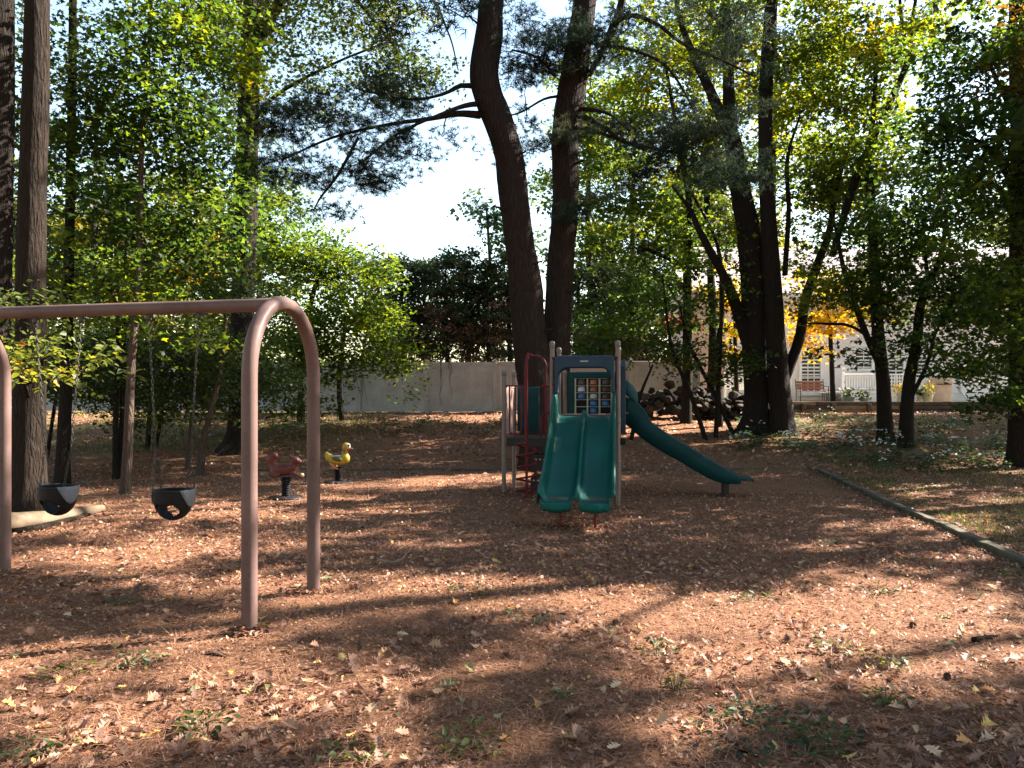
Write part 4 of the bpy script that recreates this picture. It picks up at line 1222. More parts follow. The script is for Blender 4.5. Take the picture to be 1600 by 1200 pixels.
t.crown([(1130, 60, 22, 120, 80, 2, 1.5, .62), (1240, 90, 22.4, 100, 90, 2, 1.9, .60), (1300, 200, 22.2, 90, 80, 1.8, 2.1, .58), (1250, 280, 22.6, 80, 80, 1.8, 2.0, .52), (1320, 330, 22, 80, 60, 1.6, 2.0, .48), (1100, 300, 22.4, 60, 60, 1.6, 1.4, .46), (1250, 420, 22.6, 60, 44, 1.4, 1.3, .50), (1090, 430, 22, 40, 40, 1, 1.2, .42), (1200, -60, 22, 240, 80, 2.6, 1.5, .58), (1200, 560, 20.6, 56, 22, .6, 1.0, .30), (1130, 560, 21.4, 40, 30, .6, 1.0, .3), (1160, 400, 22.6, 60, 60, 1.2, 1.0, .5)], leaf_maple, MAPLE, .145)
t.done()

t = Tree('pine_tree', 'tall straight reddish trunk pressed against the right of the forked maple', base_of(1216, 668, 21.4), bark_oak)
t.stem([(1222, foot(1222, 21.4), 21.4, 44), (1220, 640, 21.4, 34), (1214, 560, 21.4, 31), (1208, 460, 21.4, 28), (1202, 360, 21.4, 24), (1196, 260, 21.4, 21), (1197, 130, 21.4, 21), (1205, 0, 21.4, 19), (1212, -250, 21.5, 14), (1215, -450, 21.6, 8)], sides=18, flare=.5, seed=13)
t.limb([(1226, 430, 21.4, 9), (1232, 330, 21.3, 7), (1230, 250, 21.2, 6), (1250, 180, 21.2, 3)])
t.pine_crown([(1230, -160, 21, 120, 60, 1.6, 1.2, .4), (1190, 120, 21, 30, 30, .5, .6, .5)], needle)
t.done()

t = Tree('maple_tree', 'maple with a long limb slanting up to the upper right', base_of(1383, 655, 20.2), bark_maple)
t.stem([(1384, foot(1384, 20.2), 20.2, 26), (1380, 600, 20.2, 20), (1372, 520, 20.2, 18), (1367, 430, 20.2, 17), (1364, 350, 20.2, 15), (1358, 260, 20.3, 11), (1366, 160, 20.4, 7), (1370, 60, 20.4, 5)], sides=14, flare=.5, seed=14)
t.limb([(1378, 580, 20.1, 11), (1352, 520, 20, 10), (1334, 470, 19.9, 8), (1318, 420, 19.9, 7), (1308, 370, 19.9, 5), (1300, 330, 19.9, 3)])
t.limb([(1300, 400, 20.6, 11), (1330, 300, 20.6, 12), (1362, 220, 20.5, 12), (1395, 150, 20.5, 11), (1418, 95, 20.5, 10), (1424, 40, 20.5, 7), (1436, -30, 20.5, 4)])
t.limb([(1418, 92, 20.5, 7), (1410, 40, 20.4, 6), (1404, -20, 20.4, 4)])
t.limb([(1376, 540, 20.2, 6), (1330, 510, 20.6, 5), (1290, 506, 21, 4), (1260, 505, 21.2, 2)])
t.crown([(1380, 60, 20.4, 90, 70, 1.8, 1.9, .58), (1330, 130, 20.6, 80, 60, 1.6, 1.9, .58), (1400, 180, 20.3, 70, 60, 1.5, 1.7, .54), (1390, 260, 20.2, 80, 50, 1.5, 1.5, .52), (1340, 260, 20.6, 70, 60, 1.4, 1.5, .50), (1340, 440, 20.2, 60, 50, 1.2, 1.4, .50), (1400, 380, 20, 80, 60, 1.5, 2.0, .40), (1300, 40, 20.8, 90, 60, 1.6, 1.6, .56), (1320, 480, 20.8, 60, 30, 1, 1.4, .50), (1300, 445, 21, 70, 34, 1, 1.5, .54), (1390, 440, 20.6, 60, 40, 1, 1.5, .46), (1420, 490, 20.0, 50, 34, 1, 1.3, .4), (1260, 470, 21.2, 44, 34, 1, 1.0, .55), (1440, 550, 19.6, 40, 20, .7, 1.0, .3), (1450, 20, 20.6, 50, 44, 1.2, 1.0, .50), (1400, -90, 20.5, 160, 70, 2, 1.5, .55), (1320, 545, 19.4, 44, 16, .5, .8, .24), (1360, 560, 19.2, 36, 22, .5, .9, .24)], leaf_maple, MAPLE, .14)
t.done()

t = Tree('maple_tree', 'dark crooked maple right of the slanting limb maple', base_of(1418, 658, 19.2), bark_dark)
t.stem([(1414, foot(1414, 19.2), 19.2, 24), (1420, 600, 19.2, 18), (1432, 540, 19.2, 15), (1438, 480, 19.2, 13), (1452, 440, 19.2, 10), (1470, 400, 19.2, 8), (1480, 330, 19.2, 5)], sides=12, flare=.4, seed=15)
t.limb([(1450, 440, 19.2, 7), (1446, 400, 19.2, 5), (1440, 350, 19.2, 3)])
t.limb([(1424, 620, 19.1, 7), (1448, 570, 19, 6), (1462, 520, 19, 4), (1490, 470, 19, 3)])
t.crown([(1440, 360, 18.8, 100, 60, 1.6, 2.2, .34), (1500, 300, 18.6, 110, 60, 1.7, 2.3, .34), (1420, 460, 18.8, 80, 50, 1.3, 2.1, .32), (1500, 420, 18.6, 90, 60, 1.4, 2.2, .34), (1480, 510, 18.4, 90, 44, 1.3, 2.0, .30), (1540, 500, 18, 80, 50, 1.3, 2.1, .32), (1430, 540, 18.8, 40, 22, .8, 1.2, .28), (1560, 440, 18.2, 80, 50, 1.2, 2.0, .36), (1530, 570, 18.6, 70, 34, 1, 2.0, .32), (1590, 590, 18.4, 60, 40, 1, 1.9, .32), (1480, 575, 18.9, 40, 18, .7, 1.0, .3)], leaf_maple, MAPLE, .135)
t.done()

t = Tree('maple_tree', 'large dark leaved maple at the right edge with orange upper leaves', base_of(1594, 665, 16.5), bark_oak)
t.stem([(1598, foot(1598, 16.5), 16.5, 42), (1596, 560, 16.5, 34), (1594, 400, 16.5, 30), (1594, 200, 16.5, 27), (1590, 40, 16.5, 24), (1592, -150, 16.5, 20), (1600, -400, 16.6, 12)], sides=18, flare=.5, seed=16)
t.limb([(1594, 330, 16.5, 10), (1560, 250, 16, 7), (1510, 210, 15.6, 5), (1450, 190, 15.4, 3)])
t.limb([(1594, 200, 16.5, 9), (1555, 120, 16, 6), (1530, 60, 15.8, 4)])
t.crown([(1500, 130, 15.8, 90, 70, 1.5, 2.0, .36), (1560, 230, 15.6, 110, 70, 1.5, 2.2, .34), (1480, 210, 15.6, 80, 50, 1.3, 1.8, .36), (1590, 330, 15.5, 100, 70, 1.4, 2.2, .36), (1570, 420, 15.4, 110, 60, 1.4, 2.2, .36), (1530, 60, 16, 70, 50, 1.3, 1.7, .40), (1620, 520, 15.4, 110, 70, 1.3, 2.2, .34), (1560, 570, 15.8, 80, 36, 1.2, 1.6, .32), (1600, 600, 15.2, 60, 44, .6, 1.8, .32), (1590, 645, 15.4, 50, 24, .5, 1.4, .3), (1690, 250, 15.5, 120, 180, 1.5, 2, .35), (1480, 60, 16.4, 50, 36, 1, 1.2, .38), (1620, 40, 15.8, 70, 60, 1, 1.4, .45)], leaf_maple, MAPLE, .13)
t.crown([(1578, 90, 15.2, 56, 50, .8, 1.4, .3), (1590, 40, 15.4, 30, 40, .6, 1.0, .2)], leaf_ochre, MAPLE, .12, name='orange_foliage')
t.done()

# ---------- yellow and orange trees by the house
t = Tree('yellow_maple', 'small maple with bright yellow leaves in front of the house', base_of(1300, 640, 29.5), bark_maple)
t.stem([(1302, 640, 29.5, 10), (1300, 580, 29.5, 8), (1296, 500, 29.5, 6), (1290, 440, 29.5, 3)], sides=8)
t.crown([(1290, 515, 29.5, 46, 30, 1.1, 2.9, .5), (1262, 505, 29.5, 34, 26, 1, 2.4, .5), (1310, 490, 29.5, 40, 24, 1, 1.6, .35), (1285, 545, 29.5, 26, 10, .7, 1.2, .5), (1345, 490, 29.6, 40, 30, 1, 1.0, .15), (1330, 440, 29.8, 50, 30, 1, 1.2, .1), (1270, 450, 29.8, 50, 30, 1, 1.0, .2)], leaf_yellow, MAPLE, .16)
t.done()
t = Tree('yellow_maple', 'yellow leaved tree glowing behind the left side of the forked trunk', base_of(1150, 640, 30), bark_maple)
t.stem([(1152, 640, 30, 9), (1150, 580, 30, 7), (1148, 500, 30, 5), (1150, 440, 30, 3)], sides=8)
t.crown([(1150, 510, 30, 36, 34, 1, 1.7, .4), (1165, 470, 30, 40, 24, 1, 1.5, .45), (1140, 545, 30, 26, 20, .8, 1.2, .35), (1130, 440, 30, 40, 30, 1, 1.3, .2)], leaf_yellow, MAPLE, .16)
t.done()
t = Tree('orange_maple', 'small orange red tree behind the stone pile', base_of(1045, 620, 30), bark_dark)
t.stem([(1046, 640, 30, 8), (1046, 560, 30, 6), (1048, 500, 30, 3)], sides=8)
t.crown([(1040, 570, 30, 30, 24, 1, 1.7, .6), (1062, 505, 30, 24, 22, .8, 1.6, .7), (1030, 590, 30, 30, 16, .9, 1.4, .4)], leaf_orange, LEAF4, .16)
t.crown([(1005, 580, 29, 30, 26, 1, 1.8, .6), (985, 610, 28, 24, 16, .8, 1.4, .5)], leaf_maple, LEAF4, .16, name='green_foliage')
t.done()
t = Tree('understory_shrub', 'leafy dark shrub right behind the side slide', base_of(960, 660, 21), bark_dark, 'shrub')
t.stem([(962, foot(962, 21), 21, 8), (955, 600, 21, 6), (940, 545, 21, 4)], sides=8)
t.stem([(985, foot(985, 20.5), 20.5, 7), (1000, 620, 20.5, 5), (1020, 570, 20.5, 3)], 'limb', 8)
t.crown([(960, 540, 21, 70, 30, 1.2, 2.2, .36), (1010, 550, 20.8, 60, 26, 1.1, 1.9, .38), (930, 510, 21.3, 50, 30, 1.1, 1.8, .34), (900, 560, 21.2, 40, 34, 1, 1.5, .34), (1040, 560, 20.6, 40, 22, 1, 1.4, .36), (1090, 580, 20.8, 50, 24, 1, 1.2, .34)], leaf_maple, LEAF4, .135)
t.done()
for k, (px, h, lean, lab) in enumerate(((1105, 430, -70, 'thin dark sapling leaning left in front of the stone pile'), (1118, 420, 10, 'thin upright sapling in front of the stone pile'), (1150, 470, -90, 'thin sapling slanting left beside the forked trunk'))):
    d = 20.4 + k * .4
    t = Tree('sapling', lab, base_of(px, 690, d), bark_dark, 'sapling')
    t.stem([(px, foot(px, d), d, 8), (px + lean * .35, 620, d, 7), (px + lean * .8, 540, d, 5), (px + lean, h, d, 3)], sides=8)
    t.crown([(px + lean, h + 40, d, 40, 30, .7, 1.0, .36), (px + lean * .7, 560, d, 36, 20, .6, .9, .34)], leaf_maple, LEAF4, .13)
    t.done()

# ---------- far trees behind the fence and the house
FAR = [(-30, 40, 260, 330, .40, 'far leafy tree behind the fence at the left edge'), (110, 38, 250, 300, .55, 'far yellow green tree behind the fence left of the swing bar'), (250, 36, 240, 250, .72, 'far golden leaved tree behind the fence under the swing bar'),
       (400, 40, 260, 220, .45, 'far green tree behind the fence right of the forking oak'), (1000, 44, 260, 160, .50, 'far green tree between the pines and the house'), (1120, 46, 250, 190, .62, 'far yellowish tree beyond the peach end of the house'),
       (1480, 48, 280, 260, .55, 'far tree rising behind the house roof'), (1640, 44, 280, 300, .5, 'far tree beyond the house at the right edge')]
for px, d, top, w, tone, lab in FAR:
    t = Tree('far_tree', lab, base_of(px, 640, d), bark_dark)
    t.stem([(px, foot(px, d), d, 14), (px, 560, d, 11), (px + 6, 430, d, 8), (px, top + 60, d, 3)], sides=8)
    cl = []
    rq = random.Random(px)
    for k in range(15):
        cl.append((px + rq.uniform(-.45, .45) * w, rq.uniform(top + 50, 600), d + rq.uniform(-1, 1), w * .24, 48, 1.5, 1.7, tone + rq.uniform(-.08, .08)))
    t.crown(cl, leaf_green, LEAF2, .26, spread=.5, per=8, boost=1.5)
    t.done()

# ---------- tall trees on the bank and beyond whose crowns close the upper right and shade the bank
for x, y, lab, tone, z0 in ((4.9, 30.6, 'tall leafy tree rising behind the fence right of the pines', .52, 7.0), (9.0, 26.2, 'tall maple whose high crown spreads above the forked trunk', .56, 8.5), (6.6, 25.6, 'tall maple whose high crown spreads above the stone pile', .54, 9.0), (3.1, 30.4, 'tall leafy tree rising behind the fence close to the pines', .50, 6.5), (-16.5, 30.5, 'tall leafy tree behind the fence at the far left', .45, 3.5)):
    t = Tree('tall_maple', lab, (x, y, gz(x, y)), bark_maple)
    t.stem_w([(x, y, .5, .17), (x + .1, y, 4, .14), (x - .1, y, 8, .11), (x, y, 12, .06), (x, y, 14.5, .03)], sides=12, flare=.3)
    rq = random.Random(int(x * 10) + 300)
    cl = []
    for q in range(10):
        a = rq.uniform(0, 6.28); rad = (2.2 if x == 3.1 else 3.4) * rq.random() ** .6
        cl.append((x + rad * math.cos(a), y + rad * math.sin(a), rq.uniform(z0, 14.5), 1.3, 1.3, .8, 2.0, tone + rq.uniform(-.06, .06)))
    t.crown(cl, leaf_maple, LEAF2, .18, spread=.36, world=True)
    t.done()
for px, d, lab, cl in ((60, 17.5, 'dark leafy shrub behind the trunks at the far left', ((20, 600, 90, 50), (100, 570, 80, 60), (60, 500, 110, 50), (-20, 520, 80, 60))),
                       (230, 19.0, 'leafy shrub behind the young maple under the swing bar', ((180, 590, 90, 56), (260, 600, 90, 46), (140, 540, 70, 50), (230, 540, 110, 44), (300, 630, 60, 22))),
                       (370, 20.5, 'leafy shrub beside the big forking oak', ((340, 590, 80, 56), (430, 600, 66, 48), (300, 560, 70, 50), (390, 540, 80, 50), (330, 500, 80, 50)))):
    t = Tree('leafy_shrub', lab, base_of(px, 650, d), bark_dark, 'shrub')
    t.stem([(px, foot(px, d), d, 8), (px + 5, 610, d, 6), (px, 540, d, 4)], sides=7)
    t.stem([(px + 12, foot(px + 12, d), d, 6), (px + 30, 610, d, 5), (px + 50, 560, d, 3)], 'limb', 7)
    t.crown([(a, b, d + RNG.uniform(-.5, .5), c * .8, e * .8, 1.0, 2.2, .48 + RNG.uniform(-.06, .1)) for a, b, c, e in cl], leaf_green, LEAF2, .15, spread=.3)
    t.done()

# ---------- trees standing outside the picture on the right: their crowns shade the clearing, the farthest added to darken the bank
for k, (x, y, top, label) in enumerate(((12.2, 10.9, 15, 'tall oak outside the right edge nearest the camera'), (13.2, 13.2, 16, 'tall oak outside the right edge beyond the timber edging'), (17.5, 17.0, 17, 'tall oak outside the right edge level with the bank'), (18.5, 11.0, 16, 'tall oak further out on the right'), (10.8, 2.2, 14, 'tall oak on the right beside the camera'), (19.5, 23.5, 16, 'tall unseen oak added beside the house yard to shade the bank'), (24.5, 26.0, 16, 'tall unseen oak added farther right of the house yard to shade the bank'), (23.5, 20.5, 17, 'tall unseen oak added far to the right to shade the bank'), (25.5, 30.5, 14, 'unseen oak added beyond the right end of the house yard to shade the bank'))):
    t = Tree('shade_oak', label, (x, y, gz(x, y)), bark_oak, 'tree', 'tall oaks to the right of the clearing')
    t.stem_w([(x, y, -.1, .30), (x + .1, y, 3, .24), (x - .1, y + .1, 7, .20), (x, y, 11, .13), (x, y, top, .05)], sides=12, flare=.4)
    rq = random.Random(k + 50)
    cl = []
    for q in range(19):
        a = rq.uniform(0, 6.28); rad = 4.5 * rq.random() ** .6
        cl.append((x + rad * math.cos(a), y + rad * math.sin(a), rq.uniform(6.2, top), 1.5, 1.5, 1.1, 2.3, .42))
    t.crown(cl, leaf_green, LEAF2, .28, spread=.42, per=8, world=True)
    t.done()

# ---------- unseen oaks added around and behind the camera to dim the sky light
RING = [(-9.5, 3.0), (-11.5, 7.5), (-7.5, -3.5), (-2.5, -6.5), (3.0, -7.0), (8.5, -4.5), (-13.5, -1.0), (0.5, -13.0), (-14.0, 14.0), (-17.0, 20.0), (13.5, -1.5), (-7, -11)]
for k, (x, y) in enumerate(RING):
    t = Tree('added_oak', 'tall unseen oak added around and behind the camera to dim the sky light', (x, y, gz(x, y)), bark_oak, 'tree', 'oaks around and behind the camera')
    rq = random.Random(k + 90)
    top = rq.uniform(14, 17)
    t.stem_w([(x, y, -.1, .28), (x + .1, y, 3, .23), (x - .1, y + .1, 7, .19), (x, y, 11, .12), (x, y, top, .05)], sides=10, flare=.4)
    cl = []
    for q in range(15):
        a = rq.uniform(0, 6.28); rad = rq.uniform(.3, 4.6)
        cl.append((x + rad * math.cos(a), y + rad * math.sin(a), rq.uniform(6.8, top), 1.7, 1.7, 1.1, 2.2, .42))
    t.crown(cl, leaf_green, LEAF2, .42, spread=.6, per=8, world=True, clear_view=True)
    t.done()
# ================================================================== PLAY EQUIPMENT
tan_paint = plain('tan_post_paint', (.13, .092, .084), .45, .14, 7, .45)
swing_paint = plain('brown_pipe_paint', (.105, .062, .052), .45, .32, 13, .4)
maroon = plain('maroon_steel', (.095, .007, .012), .5, .2, 9, .2)
teal = plain('teal_plastic', (.001, .060, .048), .55, .3, 2.6, .09)
navy = plain('navy_plastic', (.016, .034, .056), .55, .25, 3, .2)
teal_dark = plain('dark_teal_plastic', (.004, .036, .040), .55, .25, 3, .2)
black_pl = plain('black_rubber', (.008, .008, .009), .62, .2, 12, .2)
grey_pl = plain('grey_rubber', (.13, .135, .155), .7, .15, 8, .3)
chain_m = NT('chain_steel').set((.05, .047, .044), .55, .3, .5)
deck_m = plain('coated_deck', (.022, .016, .014), .7, .2, 10, .4)
cream = plain('cream_plastic', (.36, .325, .23), .55, .15, 6)
pink_panel = plain('pale_pink_panel', (.46, .30, .25), .45, .12, 5, .4)

def worn(name, c, scuff, stretch, rough, amount):
    """sun-faded plastic or paint with scuffs running one way and blotches of grime"""
    t = NT(name)
    f = t.noise(t.coord(), 2.4, 5, .6)
    base = t.ramp(f, [(.3, tuple(q * .75 for q in c)), (.7, tuple(q * 1.2 for q in c))])
    sc_ = t.noise(t.coord(stretch), 5, 6, .7)
    col = t.mix(t.ramp(sc_, [(.56, (0, 0, 0)), (.72, (amount,) * 3)]), base, scuff)
    gr = t.noise(t.coord(), 11, 5, .7)
    col = t.mix(t.ramp(gr, [(.60, (0, 0, 0)), (.75, (.55, .55, .55))]), col, tuple(q * .35 for q in c))
    t.set(col, rough, .15)
    t.bump(sc_, .15, .004)
    return t.m
teal = worn('faded_teal_plastic', (.001, .054, .043), (.03, .10, .085), (26, 2, 2), .52, .3)
teal_dark = worn('faded_dark_teal_plastic', (.004, .034, .038), (.04, .08, .08), (3, 20, 14), .55, .3)
swing_paint = worn('chipped_brown_pipe_paint', (.118, .072, .064), (.18, .125, .115), (9, 9, 2.5), .48, .5)
# ---------------- playground structure: local x along its front, y away from the camera
PX, PY, PR = .57, 10.886, math.radians(-8.5)
play = empty('playground_structure', (PX, PY, 0), PR, 'playground climber with a wide teal double slide, navy hood and maroon climbers', 'playset')
def P(g, name, mat, smooth=False, parent=None):
    return g.obj(name, mat, parent or play, smooth)
A = .92; Bd = 1.1; DZ = 1.25; CZ = .90; CW = .87
def post(x, y, top):
    p = P(G().lathe((x, y, -.12), [(.034, 0), (.034, top + .08)], 14), 'post', tan_paint, True)
    g = G()
    prof = [(.036, top - .045), (.040, top - .04), (.040, top - .005)] + [(.042 * math.cos(a), top + .012 + .042 * math.sin(a)) for a in [i * PI / 2 / 5 for i in range(6)]]
    prof[-1] = (.002, prof[-1][1])
    g.lathe((x, y, 0), prof, 14).obj('cap', tan_paint, p, True)
    for zc in (.62, 1.18):                                     # clamp bands
        if zc < top - .3: G().lathe((x, y, zc), [(.036, 0), (.0385, .004), (.0385, .036), (.036, .04)], 14, cap=False).obj('clamp', tan_paint, p, True)
    return p
for x, y, tp in ((0, 0, 2.29), (A, 0, 2.29), (0, Bd, 2.27), (A, Bd, 2.27), (0, 2 * Bd, 1.95), (A, 2 * Bd, 1.95), (-CW, Bd, 1.93), (-CW, 2 * Bd, 1.93)):
    post(x, y, tp)
def deck(x0, x1, y0, y1, z, name='deck'):
    g = G().box(((x0 + x1) / 2, (y0 + y1) / 2, z - .015), (x1 - x0, y1 - y0, .03), None, .006)
    for yy in (y0 + .015, y1 - .015): g.box(((x0 + x1) / 2, yy, z - .08), (x1 - x0 - .005, .028, .1))
    for xx in (x0 + .016, x1 - .016): g.box((xx, (y0 + y1) / 2, z - .08), (.028, y1 - y0 - .06, .1))
    return P(g, name, deck_m)
deck(.04, A - .04, .03, Bd - .01, DZ)
deck(.04, A - .04, Bd + .01, 2 * Bd - .03, DZ)
deck(-CW + .04, -.03, Bd + .03, 2 * Bd - .03, CZ)

# ---- double slide
def double_slide():
    path = [(.08, 1.285), (-.06, 1.28), (-.18, 1.255), (-.32, 1.18), (-.55, 1.02), (-.85, .80), (-1.15, .59), (-1.42, .45), (-1.62, .375), (-1.80, .340), (-1.95, .330)]
    S = spline([(y, z, 0, 0) for y, z in path], .06)[:, :2]
    T = np.gradient(S, axis=0); T /= np.linalg.norm(T, axis=1)[:, None]
    Nn = np.stack([T[:, 1], -T[:, 0]], -1); Nn[Nn[:, 1] < 0] *= -1
    n = len(S); V = []; F = []
    for i in range(n):
        f = i / (n - 1)
        wall = .20 + .16 * max(0, 1 - f / .22) ** 1.2
        if f > .86: wall -= .10 * ((f - .86) / .14) ** 1.3
        mid = .10 if f < .9 else .10 - .06 * (f - .9) / .1
        if f < .06: mid = .02 + .08 * f / .06
        W = .400 + .02 * f
        prof = [(-W - .035, -.03), (-W - .04, wall * .6), (-W - .035, wall - .012), (-W - .02, wall), (-W + .0, wall - .008), (-W + .012, wall - .04), (-W + .03, .06), (-W + .045, .02), (-W + .075, .002),
                (-.25, -.006), (-.12, -.004), (-.065, .003), (-.045, .02), (-.032, .05), (-.020, mid - .01), (-.008, mid), (.008, mid)]
        prof = prof + [(-x, z) for x, z in prof[::-1]][1:]
        for x, h in prof:
            V.append((.46 + x, S[i, 0] + Nn[i, 0] * h, S[i, 1] + Nn[i, 1] * h))
    m = len(prof)
    for i in range(n - 1):
        for k in range(m - 1): F.append((i * m + k, i * m + k + 1, (i + 1) * m + k + 1, (i + 1) * m + k))
    o = P(G().add(V, F), 'double_slide', teal, True)
    sm = o.modifiers.new('thick', 'SOLIDIFY'); sm.thickness = .012; sm.offset = -1
    # rolled exit lips, one under each lane, with a dip between them
    for s, lab in ((-1, 0), (1, 0)):
        xs = np.linspace(-.40, -.045, 14) if s < 0 else np.linspace(.045, .40, 14)
        V = []; F = []
        prof = [(0, 0), (-.035, -.004), (-.062, -.018), (-.075, -.045), (-.070, -.075), (-.05, -.09)]
        for x in xs:
            u = abs(abs(x) - .22) / .18
            tongue = .016 + .026 * (1 - min(1, max(0, (u - .35) / .18)))
            up = .03 * max(0, u - .90) / .10
            for y, z in prof:
                V.append((.46 + x, -1.945 + y * 1.0 - tongue * (y < -.01), .328 + z * (1 + tongue * 6) + up))
        m = len(prof)
        for i in range(len(xs) - 1):
            for k in range(m - 1): F.append((i * m + k, i * m + k + 1, (i + 1) * m + k + 1, (i + 1) * m + k))
        lp = G().add(V, F).obj('exit_lip', teal, o, True)
        q = lp.modifiers.new('thick', 'SOLIDIFY'); q.thickness = .012; q.offset = -1
    # scraps of needles caught at the bottom of the lanes
    nn = 260
    X = np.where(RNG.random(nn) < .5, RNG.uniform(.14, .36, nn), RNG.uniform(.56, .80, nn)); Y = RNG.normal(-1.80, .05, nn)
    Pp = np.stack([X, Y, np.interp(-Y, -S[:, 0], S[:, 1]) + .008], -1)
    D = np.stack([RNG.normal(0, 1, nn), RNG.normal(0, .5, nn), np.zeros(nn)], -1)
    V, F = scatter((np.array([(-.04, 0, 0), (.04, 0, 0), (0, 1, 0)]), np.array([(0, 1, 2)])), Pp, np.tile([[0, 0, 1.]], (nn, 1)), D, RNG.uniform(.03, .08, nn))
    lk = link('caught_needles', np_mesh('caught_needles', V, F, {'tone': np.full(len(V), .7)}), dry_needle, o)
    tag(lk, kind='stuff')
    for x in (.27, .68):
        P(G().bar((x, -1.80, -.05), (x, -1.80, .32), .017, 10), 'slide_leg', maroon, True)
    return o
double_slide()
# deck lip above the slide
P(G().box((.46, .04, DZ + .045), (.80, .05, .03), None, .008), 'threshold', tan_paint)

# ---- navy arch hood between the front posts
def arch(x0, x1, z0, zt, zin, leg, cr, ch, n=7):
    """outline of an arch: outer with chamfered top corners, inner with round corners"""
    o = [(x0, z0), (x0, zt - ch), (x0 + ch * .6, zt), (x1 - ch * .6, zt), (x1, zt - ch), (x1, z0), (x1 - leg, z0)]
    for i in range(n + 1):
        a = i / n * PI / 2
        o.append((x1 - leg - cr + cr * math.cos(a), zin - cr + cr * math.sin(a)))
    for i in range(n + 1):
        a = PI / 2 + i / n * PI / 2
        o.append((x0 + leg + cr + cr * math.cos(a), zin - cr + cr * math.sin(a)))
    o.append((x0 + leg, z0))
    return o
hood = P(G().prism(arch(.045, A - .045, 1.60, 2.125, 1.955, .045, .14, .05), -.15, .10), 'hood', navy, True)
bevel(hood, .018, 3)
G().box((.46, -.153, 2.045), (.11, .004, .016)).obj('sticker', cream, hood)
for x in (.03, A - .03):
    G().box((x, -.02, 2.10), (.07, .05, .022), None, .004).obj('bracket', maroon, hood)
    G().box((x, -.02, 1.72), (.06, .05, .022), None, .004).obj('bracket', maroon, hood)

# ---- picture panel in a navy frame on the far side
pnl = G()
Z0, Z1 = 1.20, 1.97; X0, X1 = .07, A - .06; yb = 2 * Bd - .03
frame_outline = [(X0, Z0), (X0, Z1 - .05), (X0 + .05, Z1), (X1 - .05, Z1), (X1, Z1 - .05), (X1, Z0)]
fr_ = G()
fr_.box((X0 + .05, yb, (Z0 + Z1) / 2), (.10, .05, Z1 - Z0), None, .012)
fr_.box((X1 - .03, yb, (Z0 + Z1) / 2), (.06, .05, Z1 - Z0), None, .012)
fr_.box(((X0 + X1) / 2 + .02, yb, Z1 - .055), (X1 - X0 - .165, .05, .11), None, .012)
fr_.box(((X0 + X1) / 2 + .02, yb, Z0 + .03), (X1 - X0 - .165, .05, .06), None, .012)
panel = P(fr_, 'picture_panel', teal_dark)
ix0, ix1, iz0, iz1 = X0 + .105, X1 - .065, Z0 + .065, Z1 - .115
G().box(((ix0 + ix1) / 2, yb + .035, (iz0 + iz1) / 2), (ix1 - ix0, .012, iz1 - iz0)).obj('backing', black_pl, panel)
cw = (ix1 - ix0) / 3; ch = (iz1 - iz0) / 5
for i in range(4): G().box((ix0 + i * cw * .98 + .012, yb - .012, (iz0 + iz1) / 2), (.026 if i in (0, 1) else .034, .02, iz1 - iz0 - .01), None, .004).obj('grid_bar', cream, panel)
for j in range(1, 5): G().box(((ix0 + ix1) / 2, yb - .006, iz0 + j * ch), (ix1 - ix0, .012, .012)).obj('grid_wire', cream, panel)
pic = {'o': plain('pic_orange', (.34, .10, .04), .5), 'w': plain('pic_white', (.45, .43, .42), .5), 'b': plain('pic_blue', (.04, .12, .26), .5), 'k': plain('pic_brown', (.08, .04, .03), .5), 'r': plain('pic_red', (.22, .04, .03), .5)}
LAY = ['.b.', '.bb', 'bwk', 'wok', 'kok']        # from the bottom row up: plain coloured picture blocks
for j, row in enumerate(LAY):
    for i, c in enumerate(row):
        if c == '.': continue
        g = G().lathe((ix0 + (i + .5) * cw * .98 + .012, yb + .012, iz0 + (j + .5) * ch), [(.03, -ch * .36), (cw * .33, -ch * .30), (cw * .30, ch * .22), (.035, ch * .36)], 10)
        g.obj('picture_block', pic[c], panel, True)

